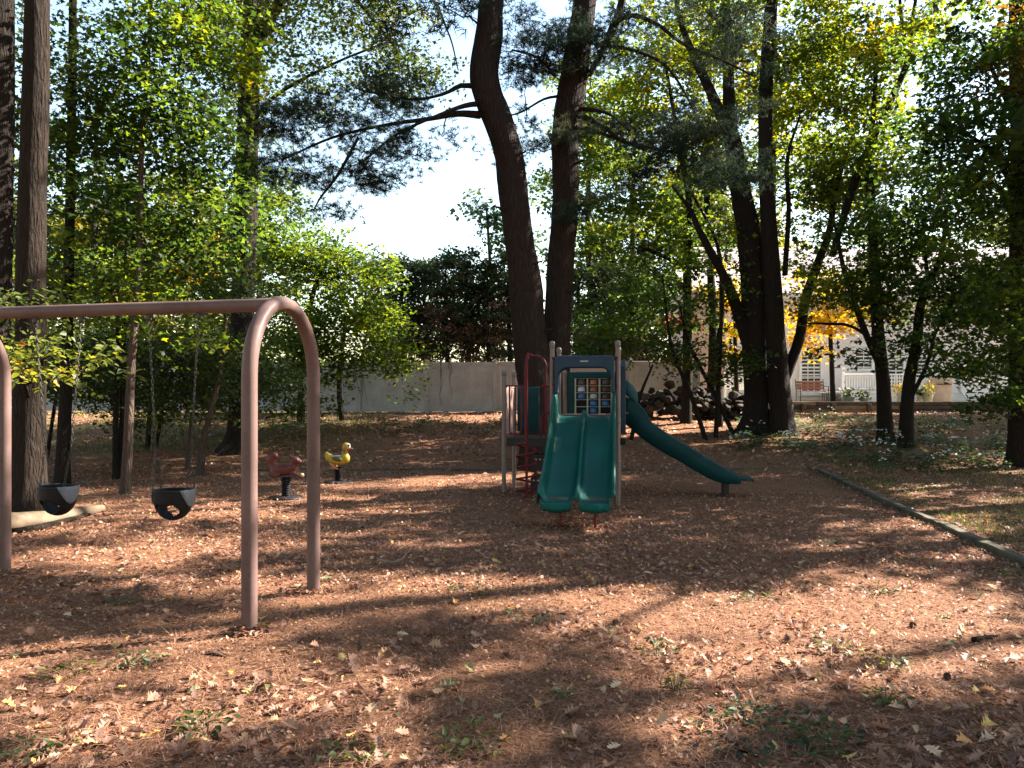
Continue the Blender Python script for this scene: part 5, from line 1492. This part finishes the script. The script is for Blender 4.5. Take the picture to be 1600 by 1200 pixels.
# ---- side slide to the right
def side_slide():
    yc = 1.63
    path = [(A + .02, 1.265), (A + .12, 1.25), (A + .24, 1.17), (A + .42, 1.0), (A + .70, .80), (A + 1.0, .62), (A + 1.28, .44), (A + 1.5, .325), (A + 1.68, .285), (A + 1.86, .28)]
    S = spline([(x, z, 0, 0) for x, z in path], .07)[:, :2]
    T = np.gradient(S, axis=0); T /= np.linalg.norm(T, axis=1)[:, None]
    Nn = np.stack([-T[:, 1], T[:, 0]], -1)
    n = len(S); V = []; F = []
    for i in range(n):
        f = i / (n - 1)
        wall = .17 + .12 * max(0, 1 - f / .2)
        if f > .8: wall = .17 - .12 * ((f - .8) / .2) ** 1.2
        W = .23
        prof = [(-W - .05, -.13 + .06 * f), (-W - .055, wall * .5), (-W - .05, wall - .01), (-W - .03, wall), (-W - .008, wall - .012), (-W, wall - .05), (-W + .02, .05), (-W + .05, .012), (-W + .1, 0), (0, -.006)]
        prof = prof + [(-y, z) for y, z in prof[::-1]][1:]
        for y, h in prof: V.append((S[i, 0] + Nn[i, 0] * h, yc + y, S[i, 1] + Nn[i, 1] * h))
    m = len(prof)
    for i in range(n - 1):
        for k in range(m - 1): F.append((i * m + k, i * m + k + 1, (i + 1) * m + k + 1, (i + 1) * m + k))
    o = P(G().add(V, F), 'side_slide', teal_dark, True)
    q = o.modifiers.new('thick', 'SOLIDIFY'); q.thickness = .012; q.offset = 0
    g = G()
    xe = A + 1.84
    g.box((xe + .10, yc, .272), (.24, .48, .03), None, .012)
    g.box((xe + .215, yc, .255), (.03, .44, .04), None, .012)
    g.obj('exit_lip', teal_dark, o, True)
    P(G().box((A + 1.66, yc, .10), (.09, .30, .34), None, .012), 'slide_foot', deck_m)
    # stiffening ribs under the chute
    for f in (.35, .6):
        i = int(f * n)
        G().box((S[i, 0] - .02, yc, S[i, 1] - .05), (.03, .52, .07), None, .006).obj('rib', teal_dark, o)
side_slide()
# navy entry panel and its outward hood
ep = P(G().prism([(1.14, .98), (1.14, 2.02), (1.22, 2.12), (2.04, 2.12), (2.12, 2.02), (2.12, .98), (1.94, .98), (1.94, 1.72), (1.84, 1.82), (1.42, 1.82), (1.32, 1.72), (1.32, .98)], A + .03, A + .11, lambda x, y, z: (y, x, z)), 'entry_panel', navy)
bevel(ep, .012, 2)
hd = G()
V = []; F = []
for k, (x, s) in enumerate(((A + .10, 1.0), (A + .22, .92), (A + .30, .80))):
    for a in range(9):
        th = PI * a / 8
        V.append((x, 1.63 - .33 * s * math.cos(th), 1.60 - .10 * k + .25 * s * math.sin(th)))
for i in range(2):
    for a in range(8): F.append((i * 9 + a, i * 9 + a + 1, i * 9 + 10 + a, i * 9 + 9 + a))
h2 = hd.add(V, F).obj('entry_hood', teal_dark, play, True)
q = h2.modifiers.new('thick', 'SOLIDIFY'); q.thickness = .02
for zz in (1.30, 1.55, 1.80):
    G().box((A + .125, 1.14, zz), (.05, .03, .014)).obj('bolt_tab', tan_paint, ep)

# ---- guard rails and climbers on the lower deck
def rail_panel(p0, p1, z0, z1, n, name='guard_rail'):
    """tube frame with round lower corners and upright bars"""
    p0 = Vector(p0); p1 = Vector(p1); L = (p1 - p0).length; dv = (p1 - p0).normalized()
    def q(s, z): return Vector((p0.x + dv.x * s, p0.y + dv.y * s, z))
    r = .08
    pts = [q(0, z1), q(L, z1)]
    g = G().tube(pts, .013, 8)
    loop = [q(.06, z1)] + [q(.06, z0 + r)] + [q(.06 + r - r * math.cos(a), z0 + r - r * math.sin(a)) for a in (.5, 1.0)] + [q(.06 + r, z0)] + [q(L - .06 - r, z0)] + [q(L - .06 - r + r * math.sin(a), z0 + r - r * math.cos(a)) for a in (.5, 1.0)] + [q(L - .06, z0 + r), q(L - .06, z1)]
    g.tube(loop, .012, 8)
    o = P(g, name, maroon, True)
    for k in range(n):
        s = .06 + (L - .12) * (k + 1) / (n + 1)
        G().tube([q(s, z0), q(s, z1)], .010, 8).obj('bar', maroon, o, True)
    return o
rail_panel((-CW + .03, Bd, 0), (-CW + .34, Bd - .02, 0), .955, 1.72, 1)
rail_panel((-.26, Bd - .02, 0), (-.03, Bd, 0), .955, 1.72, 1)
rail_panel((0, .06, 0), (0, Bd - .06, 0), 1.33, 1.90, 5)
# pale panel closing the left side of the lower deck, of upright staves
sp = P(G().box((-CW, Bd + .55, 1.71), (.03, Bd - .1, .03), None, .006).box((-CW, Bd + .55, .97), (.03, Bd - .1, .03), None, .006), 'stave_panel', pink_panel)
for k in range(7): G().box((-CW - .004, Bd + .13 + k * .14, 1.34), (.026, .125, .70), None, .008).obj('stave', pink_panel, sp)
# teal panel at the back of the lower deck
bp = P(G().box((-.62, 2 * Bd, 1.34), (.38, .03, .76), None, .012), 'back_panel', teal_dark)
rail_panel((-.40, 2 * Bd, 0), (-.03, 2 * Bd, 0), .96, 1.72, 2)

# corkscrew climber: pole, coil and hoop handholds
cx, cy = -.47, Bd - .30
clm = P(G().tube([(cx, cy, -.1), (cx, cy, 1.8), (cx, cy + .02, 2.10), (cx + .015, cy + .10, 2.215), (cx + .04, cy + .26, 2.20)], .021, 10), 'corkscrew_climber', maroon, True)
pts = []
turns = 4.6
for k in range(int(turns * 18) + 1):
    a = 2 * PI * k / 18
    rr_ = .155
    pts.append((cx + rr_ * math.cos(a + 1.2), cy + rr_ * math.sin(a + 1.2), .06 + .80 * k / (turns * 18)))
G().tube(pts, .0165, 8).obj('coil', maroon, clm, True)
for k in range(5):
    a = 1.2 + k * 2 * PI * 1.02; z = .06 + .8 * k * 1.02 / turns
    G().bar((cx, cy, z), (cx + .155 * math.cos(a), cy + .155 * math.sin(a), z), .012, 6).obj('spoke', maroon, clm, True)
def hoop(xa, xb, y, zb, zt, name):
    n = 12; r = (xb - xa) / 2
    pts = [(xa, y, zb), (xa, y, zt - r)] + [((xa + xb) / 2 - r * math.cos(PI * k / n), y, zt - r + r * math.sin(PI * k / n)) for k in range(1, n)] + [(xb, y, zt - r), (xb, y, zb)]
    return P(G().tube(pts, .0145, 10), name, maroon, True)
hoop(-.53, -.20, Bd - .02, .90, 2.19, 'handhold_hoop')
hoop(-.28, -.07, Bd + .01, .90, 1.30, 'low_hoop')
P(G().tube([(-.53, Bd - .02, 2.02), (-.50, Bd - .15, 2.15), (cx, cy + .10, 2.21)], .013, 8), 'hoop_brace', maroon, True)

# transfer steps under the lower deck; cream blocks paint the light through punched holes
for k, (z, y0, y1) in enumerate(((.62, Bd + .05, Bd + .40), (.32, Bd - .22, Bd + .10))):
    st = P(G().box((-.17, (y0 + y1) / 2, z), (.50, y1 - y0, .035), None, .008), 'step', deck_m)
    g = G()
    g.box((-.17, y0 + .012, z - .13 + .01), (.50, .02, .20))
    g.obj('riser', deck_m, st)
    for q in range(7):
        G().box((-.37 + q * .067, y0 - .0005, z - .055), (.032, .006, .018)).obj('hole_light', tan_paint if k == 9 else cream, st)
for x in (-.40, .06):
    P(G().bar((x, Bd - .18, -.05), (x, Bd - .18, .31), .016, 8), 'step_leg', maroon, True)
    P(G().bar((x, Bd + .2, -.05), (x, Bd + .2, .60), .016, 8), 'step_leg', maroon, True)
# wheel-like clamp under the main deck on the right
P(G().lathe((A + .06, Bd - .02, .86), [(.02, -.02), (.055, -.018), (.055, .018), (.02, .02)], 12, 'y'), 'deck_bracket', black_pl, True)

# ---------------- swing set
SA = Vector((-1.65, 5.57, 0)); SD = Vector((-.974, .225, 0)).normalized(); SN = Vector((-SD.y, SD.x, 0)); SN = SN if SN.y > 0 else -SN
swing_rz = math.atan2(-SD.y, -SD.x)
sw = empty('swing_set', SA, 0, 'brown steel arch swing frame with one long top bar', 'swing set')
legv = Vector((.15, 1.05, 0)).normalized()
HALF, BAR, TOPZ, RP = .53, 2.97, 2.225, .0515
for s_ in (0, BAR):
    o_ = SD * s_
    n = 16; zc = TOPZ - HALF
    lo = -(gz(SA.x, SA.y)) - .0
    pts = [o_ - legv * HALF + Vector((0, 0, -.15)), o_ - legv * HALF + Vector((0, 0, .6)), o_ - legv * HALF + Vector((0, 0, zc - .3))]
    pts += [o_ - legv * HALF * math.cos(PI * k / n) + Vector((0, 0, zc + HALF * math.sin(PI * k / n))) for k in range(n + 1)]
    pts += [o_ + legv * HALF + Vector((0, 0, zc - .3)), o_ + legv * HALF + Vector((0, 0, .6)), o_ + legv * HALF + Vector((0, 0, -.15))]
    G().tube(pts, RP, 20).obj('arch_leg', swing_paint, sw, True)
tb = G().tube([SD * .03 + Vector((0, 0, TOPZ - .005)), SD * (BAR - .03) + Vector((0, 0, TOPZ - .005))], RP - .002, 20).obj('top_bar', swing_paint, sw, True)
sst = [(.92, 'black bucket swing hanging on the right, nearer the arch legs', 2.6), (1.95, 'black bucket swing hanging on the left, near the fallen log', -11)]

def chain_mesh(L):
    g = G()
    k = 0; z = 0
    while z < L:
        pts = []
        for i in range(8):
            a = 2 * PI * i / 8
            u, v = .0085 * math.cos(a), .019 * math.sin(a)
            pts.append(Vector((u, 0, z + v)) if k % 2 == 0 else Vector((0, u, z + v)))
        pts.append(pts[0])
        g.tube(pts, .0028, 4, cap=False)
        z += .0305; k += 1
    return g.mesh('chain', False, fix=False)

def bucket(s, label, yaw):
    c = SA + SD * s
    SZ = .845                                 # rim height
    e = empty('bucket_swing', (c.x, c.y, SZ), swing_rz + math.radians(yaw), label, 'swing')
    W, Dp = .148, .125
    nu, nv = 48, 18
    V = []; F = []
    H = .215
    for j in range(nv + 1):
        t = j / nv
        for i in range(nu):
            a = 2 * PI * i / nu
            k = math.sqrt(max(0, 1 - (t * .985) ** 3.2))
            rx, ry = W * (k * .9 + .10 * (1 - t)), Dp * (k * .9 + .10 * (1 - t))
            V.append((rx * math.cos(a), ry * math.sin(a), -H * t))
    for j in range(nv):
        for i in range(nu):
            a = 2 * PI * (i + .5) / nu; t = (j + .5) / nv
            x_ = math.cos(a); side = abs(math.sin(a))
            # leg holes front and back
            if side > .25 and ((x_ / .80) ** 2 + ((t - .70) / .28) ** 2) < 1: continue
            i2 = (i + 1) % nu
            F.append((j * nu + i, j * nu + i2, (j + 1) * nu + i2, (j + 1) * nu + i))
    sh = G().add(V, F).obj('shell', black_pl, e, True)
    q = sh.modifiers.new('thick', 'SOLIDIFY'); q.thickness = .012; q.offset = 0
    G().tube([(W * math.cos(a), Dp * math.sin(a), .0) for a in [2 * PI * i / 32 for i in range(33)]], .010, 8, cap=False).obj('rim', black_pl, e, True)
    # grey side plates and chain eyes
    for sx in (-1, 1):
        g = G(); V = []; F = []
        for j in range(7):
            t = j / 6
            half = .95 * (1 - t) ** .6 + .08
            z = -.135 * t + .012
            for i in range(7):
                a = (i / 6 - .5) * 2 * half * .75
                kk = math.sqrt(max(0, 1 - (min(1, -z / H + .0)) ** 2.6)) if z < 0 else 1
                rx = (W * (kk * .9 + .1) + .010)
                ry = (Dp * (kk * .9 + .1) + .010)
                V.append((sx * rx * math.cos(a), ry * math.sin(a), z))
        for j in range(6):
            for i in range(6): F.append((j * 7 + i, j * 7 + i + 1, j * 7 + 8 + i, j * 7 + 7 + i))
        g.add(V, F)
        pl = g.obj('side_plate', grey_pl, e, True)
        q = pl.modifiers.new('thick', 'SOLIDIFY'); q.thickness = .008; q.offset = 0
    # two chains a side that meet above the rider and run up to the bar
    up = TOPZ - RP - SZ
    M = e.matrix_basis.inverted() if False else Matrix.Rotation(-(swing_rz + math.radians(yaw)), 3, 'Z')
    for sx in (-1, 1):
        join = Vector((sx * .150, 0, .32))
        topw = M @ (SD * (-sx * .215)) ; topw = Vector((topw.x, topw.y, up))
        for sy in (-1, 1):
            a = Vector((sx * .138, sy * .055, .0))
            dv = join - a
            ch = link('chain', chain_mesh(dv.length), chain_m, e); ch.location = a; ch.rotation_euler = dv.to_track_quat('Z', 'Y').to_euler()
        dv = topw - join
        ch = link('chain', chain_mesh(dv.length), chain_m, e); ch.location = join; ch.rotation_euler = dv.to_track_quat('Z', 'Y').to_euler()
        hw = SD * (s - sx * .215)
        hg = G().box((hw.x, hw.y, TOPZ - RP - .02), (.035, .035, .05), None, .008).obj('hanger', chain_m, tb)
for s_, lab, yaw in sst: bucket(s_, lab, yaw)

# ---------------- spring riders
def blob(name, parts, mat, parent, vox=.012, smooth=10):
    """rounded shapes fused into one moulded body"""
    bm = bmesh.new()
    for c, r, rot in parts:
        M = Matrix.Translation(c) @ Euler(rot).to_matrix().to_4x4() @ Matrix.Diagonal((*r, 1))
        bmesh.ops.create_icosphere(bm, subdivisions=3, radius=1, matrix=M)
    me = bpy.data.meshes.new(name); bm.to_mesh(me); bm.free()
    tmp = bpy.data.objects.new('tmp', me); C.objects.link(tmp)
    m = tmp.modifiers.new('r', 'REMESH'); m.mode = 'VOXEL'; m.voxel_size = vox
    s_ = tmp.modifiers.new('s', 'SMOOTH'); s_.iterations = smooth; s_.factor = .6
    dg = bpy.context.evaluated_depsgraph_get()
    res = bpy.data.meshes.new_from_object(tmp.evaluated_get(dg))
    bpy.data.objects.remove(tmp)
    res.name = name
    res.polygons.foreach_set('use_smooth', np.ones(len(res.polygons), dtype=bool))
    res.materials.clear()
    return link(name, res, mat, parent)

def spring(parent, h, r):
    sp_ = G().lathe((0, 0, 0), [(.30, 0.0), (.31, .012), (.30, .03), (.10, .04)], 24).obj('base', black_pl, parent, True)  # black disc spans the rider's ground shadow as well as its base plate
    prof = []
    n = 11
    for k in range(n * 4 + 1):
        prof.append((r + .008 * math.cos(k * PI / 2), .035 + (h - .035) * k / (n * 4)))
    G().lathe((0, 0, 0), prof, 18).obj('spring', black_pl, parent, True)

brown_pl = plain('squirrel_brown', (.085, .020, .014), .5, .3, 5, .3)
yellow_pl = plain('duck_yellow', (.36, .235, .016), .48, .2, 5, .45)
white_pl = plain('duck_white', (.42, .40, .33), .5, .1, 8)
orange_pl = plain('foot_orange', (.42, .15, .06), .5, .2, 8)
eye_m = plain('eye_black', (.01, .01, .01), .25, .1, 8)
red_pl = plain('bill_red', (.30, .05, .035), .45, .2, 8)

x_, y_ = (447 - 800) / FPX * 11.7, 11.7
sq = empty('spring_rider', (x_, y_, gz(x_, y_)), math.radians(-6), 'reddish brown squirrel spring rider seen between the arch legs', 'spring rider')
spring(sq, .38, .075); sq.scale = (.86, .86, .86)
k = .40
blob('body', [((-.05, 0, k + .11), (.20, .10, .11), (0, .05, 0)), ((-.16, 0, k + .09), (.12, .125, .13), (0, 0, 0)), ((.11, 0, k + .14), (.10, .09, .11), (0, .4, 0)), ((.17, 0, k + .27), (.09, .075, .075), (0, .2, 0)), ((.235, 0, k + .245), (.07, .05, .048), (0, .15, 0)), ((.12, 0, k + .22), (.07, .07, .09), (0, -.2, 0)),
             ((-.27, 0, k + .16), (.07, .06, .13), (0, -.3, 0)), ((-.28, 0, k + .29), (.09, .07, .12), (0, .1, 0)), ((-.22, 0, k + .35), (.075, .065, .07), (0, 0, 0)), ((.17, .05, k + .04), (.10, .03, .035), (0, .25, 0)), ((.17, -.05, k + .04), (.10, .03, .035), (0, .25, 0)), ((-.19, .09, k + .02), (.12, .04, .05), (0, .1, 0)), ((-.19, -.09, k + .02), (.12, .04, .05), (0, .1, 0)),
             ((.10, .045, k + .35), (.028, .018, .045), (0, -.3, 0)), ((.10, -.045, k + .35), (.028, .018, .045), (0, -.3, 0))], brown_pl, sq)
for sy in (-1, 1):
    G().ball((.215, sy * .055, k + .285), (.016, .008, .018)).obj('eye', eye_m, sq, True)
    G().tube([(.13, sy * .04, k + .20), (.13, sy * .15, k + .21)], .012, 8).obj('handgrip', black_pl, sq, True)
G().ball((.29, 0, k + .015), (.042, .036, .036)).obj('acorn', plain('acorn', (.50, .42, .20), .5), sq, True)
G().lathe((.29, 0, k - .03), [(.01, -.012), (.04, -.006), (.045, .012), (.03, .02)], 12).obj('acorn_cup', brown_pl, sq, True)
G().ball((.302, 0, k + .255), (.014, .014, .012)).obj('nose', eye_m, sq, True)

x_, y_ = (529 - 800) / FPX * 13.9, 13.9
dk = empty('spring_rider', (x_, y_, gz(x_, y_)), math.radians(4), 'yellow duck spring rider with white face behind the far arch leg', 'spring rider')
spring(dk, .33, .075); dk.scale = (.86, .86, .86)
k = .34
blob('body', [((-.02, 0, k + .13), (.22, .125, .10), (0, .1, 0)), ((-.20, 0, k + .19), (.08, .08, .09), (0, .5, 0)), ((-.25, 0, k + .26), (.045, .05, .06), (0, .3, 0)), ((.13, 0, k + .17), (.11, .10, .12), (0, 0, 0)), ((.14, 0, k + .28), (.065, .06, .10), (0, 0, 0)), ((.15, 0, k + .42), (.085, .075, .085), (0, 0, 0))], yellow_pl, dk)
blob('face', [((.195, 0, k + .42), (.055, .066, .070), (0, 0, 0))], white_pl, dk, .008, 4)
blob('bill', [((.25, 0, k + .375), (.065, .045, .016), (0, .05, 0)), ((.20, 0, k + .365), (.05, .05, .02), (0, 0, 0))], red_pl, dk, .008, 4)
blob('saddle', [((-.04, 0, k + .215), (.13, .085, .022), (0, -.05, 0))], white_pl, dk, .008, 4)
for sy in (-1, 1):
    blob('wing', [((-.02, sy * .105, k + .16), (.11, .03, .055), (0, .25, 0))], plain('wing_dark%d' % (sy + 1), (.07, .06, .03), .5), dk, .008, 4)
    G().ball((.215, sy * .052, k + .44), (.022, .014, .028)).obj('eye', eye_m, dk, True)
    blob('foot', [((-.10, sy * .10, k + .02), (.11, .035, .035), (0, .7, 0)), ((-.04, sy * .10, k - .03), (.06, .045, .02), (0, .3, 0))], orange_pl, dk, .008, 4)
    G().tube([(.13, sy * .04, k + .30), (.13, sy * .15, k + .31)], .012, 8).obj('handgrip', black_pl, dk, True)
G().lathe((.145, 0, k + .335), [(.066, -.012), (.072, 0), (.066, .012)], 16, cap=False).obj('collar', red_pl, dk, True)
# ================================================================== SMALL THINGS ON THE GROUND
log_m = plain('bare_log', (.135, .096, .064), .85, .35, 6, .15, .6)
twig_m = plain('dead_twig', (.26, .19, .14), .85, .3, 8, .1)
cone_m = plain('pine_cone', (.085, .05, .035), .8, .3, 20, .2)

def ground_tube(name, pts, radii, mat, label, cat, sides=14, rough=.12, group=None):
    Q = []
    for (px, py), r in zip(pts, radii):
        d = FPX * EYE / (py - HOR); x = (px - 800) / FPX * d
        Q.append((x, d, gz(x, d) + r * .8, r))
    S = spline(Q, .06)
    n = len(S); Pq = S[:, :3]; R = S[:, 3]
    T = unit(np.gradient(Pq, axis=0)); U = unit(np.cross(T, np.tile([[0, 0, 1.]], (n, 1)))); W = np.cross(T, U)
    a = np.arange(sides) * 2 * PI / sides
    Aa, B = np.meshgrid(a, np.arange(n) * .06)
    rad = R[:, None] * (1 + rough * 2 * (fbm(Aa * 1.2 + 3, B * 3, 17, 3) - .5))
    V = Pq[:, None, :] + rad[..., None] * (U[:, None, :] * np.cos(Aa)[..., None] + W[:, None, :] * np.sin(Aa)[..., None])
    I = np.arange(n * sides).reshape(n, sides); J = np.roll(I, -1, 1)
    F = np.stack([I[:-1], J[:-1], J[1:], I[1:]], -1).reshape(-1, 4)
    o = link(name, np_mesh(name, V.reshape(-1, 3), [F, I[-1:, :], I[:1, ::-1]], smooth=True), mat)
    return tag(o, label, cat, group)
ground_tube('fallen_log', [(-40, 838), (40, 824), (90, 814), (125, 806), (160, 799)], [.11, .10, .085, .075, .05], log_m, 'pale bare log lying under the left bucket swing', 'log', 16, .3)
ground_tube('fallen_branch', [(18, 834), (60, 829), (105, 816), (140, 805)], [.03, .04, .035, .02], bark_oak, 'dark branch lying along the front of the pale log', 'branch', 8, .3)
tl = ['pale twig lying on the ground behind the fallen log', 'forked pale twig near the foot of the young maple', 'thin twig lying under the duck spring rider', 'dark stick lying in front of the near arch leg', 'dark stick in the sunny patch at the right', 'thin stick lying in the shade left of the double slide', 'short dark stick in the lower right foreground', 'pale twig under the right bucket swing']
ts = [[(110, 778), (135, 774), (160, 781)], [(128, 752), (140, 758), (150, 770)], [(553, 742), (565, 752), (590, 745)], [(318, 1022), (335, 1026), (355, 1027)], [(1520, 1005), (1545, 1002), (1558, 997)], [(590, 878), (620, 880), (640, 862)], [(1150, 1168), (1165, 1178), (1185, 1182)], [(190, 770), (205, 778), (216, 786)]]
for lab, pts, th in zip(tl, ts, (.010, .010, .010, .010, .016, .010, .012, .010)):
    ground_tube('twig', pts, [th, th * .9, th * .5], bark_dark if 'dark' in lab else twig_m, lab, 'twig', 7, .2, 'sticks lying on the litter')

# pine cones
def cone_mesh(seed):
    r = random.Random(seed)
    g = G().lathe((0, 0, 0), [(.004, -.045), (.014, -.035), (.018, 0), (.010, .05), (.002, .062)], 8)
    for k in range(64):
        f = k / 64
        a = k * 2.39996; z = -.042 + .10 * f
        R = .034 * math.sin(PI * (.18 + .75 * (1 - f))) + .006
        c = Vector((math.cos(a), math.sin(a), 0)); s = Vector((-math.sin(a), math.cos(a), 0))
        b = c * .012 + Vector((0, 0, z)); t = c * R + Vector((0, 0, z + .010))
        g.add([b - s * .004, b + s * .004, t + s * .008, t + c * .004, t - s * .008, t * 1.0 + Vector((0, 0, -.006))], [(0, 1, 2, 3, 4), (0, 4, 5), (1, 5, 2), (2, 5, 3), (3, 5, 4), (0, 5, 1)])
    me = g.mesh('pine_cone', False, fix=False); me.materials.append(cone_m)
    return me
cms = [cone_mesh(k) for k in range(2)]
cones = [(740, 968), (788, 1028), (565, 1012), (890, 1122), (960, 975), (1065, 918), (1590, 1010), (1480, 1062), (1330, 1160), (1310, 1050), (190, 873), (1425, 980), (240, 1095)]
for k, (px, py) in enumerate(cones):
    d = FPX * EYE / (py - HOR); x = (px - 800) / FPX * d
    o = link('pine_cone', cms[k % 2], None)
    o.location = (x, d, gz(x, d) + .016); o.rotation_euler = (1.45, .2 * k, k * 1.7)
    s = .38 + .08 * (k % 3); o.scale = (s, s, s)
    tag(o, 'brown pine cone lying in the leaf litter', 'pine cone', 'pine cones in the litter')

# foreground weeds and seedlings
def weed(px, py, n, h, spread, mat, label, leaf=LEAF4, tone=.5, size=.07, name='weed', flower=0, group=None):
    d = FPX * EYE / (py - HOR); x = (px - 800) / FPX * d
    return weed_w(x, d, n, h, spread, mat, label, leaf, tone, size, name, flower, group)
def weed_mesh(n, h, spread, leaf, tone, size, g):
    a = g.uniform(0, 2 * PI, n); r = spread * np.sqrt(g.random(n)); z = h * (.15 + .85 * g.random(n)) * (1 - .4 * (r / max(spread, 1e-6)))
    Pp = np.stack([r * np.cos(a), r * np.sin(a), z], -1)
    D = np.stack([np.cos(a) + g.normal(0, .5, n), np.sin(a) + g.normal(0, .5, n), g.normal(.2, .35, n)], -1)
    N = np.stack([g.normal(0, .4, n), g.normal(0, .4, n), np.ones(n)], -1)
    V, F = scatter(leaf, Pp, N, D, g.uniform(.6, 1.2, n) * size)
    me = np_mesh('leaves', V, F, {'tone': np.repeat(np.clip(g.normal(tone, .12, n), 0, 1), len(leaf[0]))})
    st = G()
    for i in range(min(n, 14)):
        st.tube([(r[i] * .4 * math.cos(a[i]), r[i] * .4 * math.sin(a[i]), -.02), (Pp[i, 0] * .8, Pp[i, 1] * .8, z[i] * .6), tuple(Pp[i])], [.004, .003, .002], 4)
    return me, st.mesh('stems')
stem_m = plain('green_stem', (.06, .08, .03), .7)
flower_m = plain('white_flower', (.62, .62, .58), .7, .1, 9)
def weed_w(x, y, n, h, spread, mat, label, leaf, tone, size, name, flower, group):
    e = empty(name, (x, y, gz(x, y)), 0, label, 'plant', group)
    me, st = weed_mesh(n, h, spread, leaf, tone, size, RNG)
    link('leaves', me, mat, e); tag(link('stems', st, stem_m, e), kind='stuff')
    return e
W = [(1200, 1150, 130, .10, .34, leaf_green, 'broad patch of dark green seedlings in the lower right foreground', .36), (1290, 1165, 60, .10, .16, leaf_green, 'dark green weed at the right edge of the broad seedling patch', .34),
     (1170, 1122, 50, .07, .16, leaf_blue, 'low grey green weed left of the broad seedling patch', .5), (320, 1140, 60, .10, .13, leaf_green, 'green weed in the lower left foreground', .42), (60, 1172, 50, .08, .14, leaf_green, 'green weed in the bottom left corner', .45),
     (105, 1052, 34, .04, .14, leaf_green, 'light grass-like weed in the sunny lower left patch', .6), (205, 1035, 34, .05, .13, leaf_blue, 'pale green weed along the arch leg shadow', .6), (735, 1160, 60, .07, .17, leaf_green, 'yellowish green weed patch at bottom centre', .66),
     (820, 962, 34, .06, .16, leaf_blue, 'pale green weed in the middle foreground', .7), (1055, 1075, 16, .10, .06, leaf_green, 'single bright yellow green seedling right of bottom centre', .68), (1390, 1045, 30, .09, .12, leaf_green, 'green weed in the sunny patch at the right', .55),
     (1385, 1098, 34, .08, .10, leaf_green, 'tufted weed below the sunny patch at the right', .5), (1180, 935, 30, .05, .16, leaf_green, 'flat green weed behind the brightest sunny patch', .5), (1025, 1020, 30, .10, .12, leaf_green, 'dark green weed left of the brightest sunny patch', .46),
     (1300, 1015, 40, .07, .2, leaf_green, 'olive weed in the brightest sunny patch', .55), (740, 925, 30, .05, .2, leaf_green, 'low dark weed in the shaded strip of the middle foreground', .4), (1298, 850, 26, .05, .10, leaf_blue, 'small pale weed near the timber edging', .6),
     (1370, 925, 30, .06, .16, leaf_green, 'weed in the half shade left of the near timber', .45), (880, 1085, 12, .06, .06, leaf_blue, 'tiny pale green seedling at bottom centre', .6), (540, 1180, 40, .06, .12, leaf_green, 'green and yellow weed at the bottom left of centre', .6),
     (1590, 900, 40, .09, .16, leaf_green, 'green weed beside the near end of the timber edging', .58), (190, 940, 24, .05, .1, leaf_blue, 'pale green weed left of the near arch leg', .55), (400, 985, 18, .05, .07, leaf_green, 'small weed at the foot of the near arch leg', .6)]
for px, py, n, h, sp_, m_, lab, tone in W:
    weed(px, py, n, h, sp_, m_, lab, LEAF4, tone * .9, .042)

# shaded weeds with white flower heads beyond the edging
wm = []
for k in range(5):
    g = np.random.default_rng(100 + k)
    me, st = weed_mesh(70, .42, .34, LEAF4, .34, .10, g)
    me.materials.append(leaf_blue if k % 2 else leaf_green); st.materials.append(stem_m)
    fg = G()
    for q in range(4 + 3 * (k % 3)):
        cx_, cy_ = g.normal(0, .16, 2); cz_ = .36 + .12 * g.random()
        for w in range(7):
            fg.ball((cx_ + g.normal(0, .018), cy_ + g.normal(0, .018), cz_ + g.normal(0, .010)), .010, 5, 3)
    fm = fg.mesh('flower_heads'); fm.materials.append(flower_m)
    wm.append((me, st, fm))
rq = random.Random(3)
cnt = 0
while cnt < 120:
    d = rq.uniform(15.2, 24); px = rq.uniform(1130, 1640) if cnt > 12 else rq.uniform(600, 800)
    x = (px - 800) / FPX * d
    if px < 1250 and d < 17.0: continue
    if px > 1250 and x < 6.4 - (16 - d) * .186 + .9: continue
    if px < 900 and d < 21: continue
    k = rq.randrange(5)
    e = empty('woodland_weed', (x, d, gz(x, d)), rq.uniform(0, 6.28), 'leafy weed with small white flower heads on the shaded bank' if px > 900 else 'low weed growing at the foot of the white fence', 'plant', 'white flowered weeds on the right bank' if px > 900 else 'weeds at the foot of the fence')
    s = rq.uniform(.6, 1.15); e.scale = (s, s, s * rq.uniform(.7, 1.0))
    link('leaves', wm[k][0], None, e); tag(link('stems', wm[k][1], None, e), kind='stuff')
    if px > 900 and rq.random() < .45: tag(link('flower_heads', wm[k][2], None, e), kind='stuff')
    cnt += 1
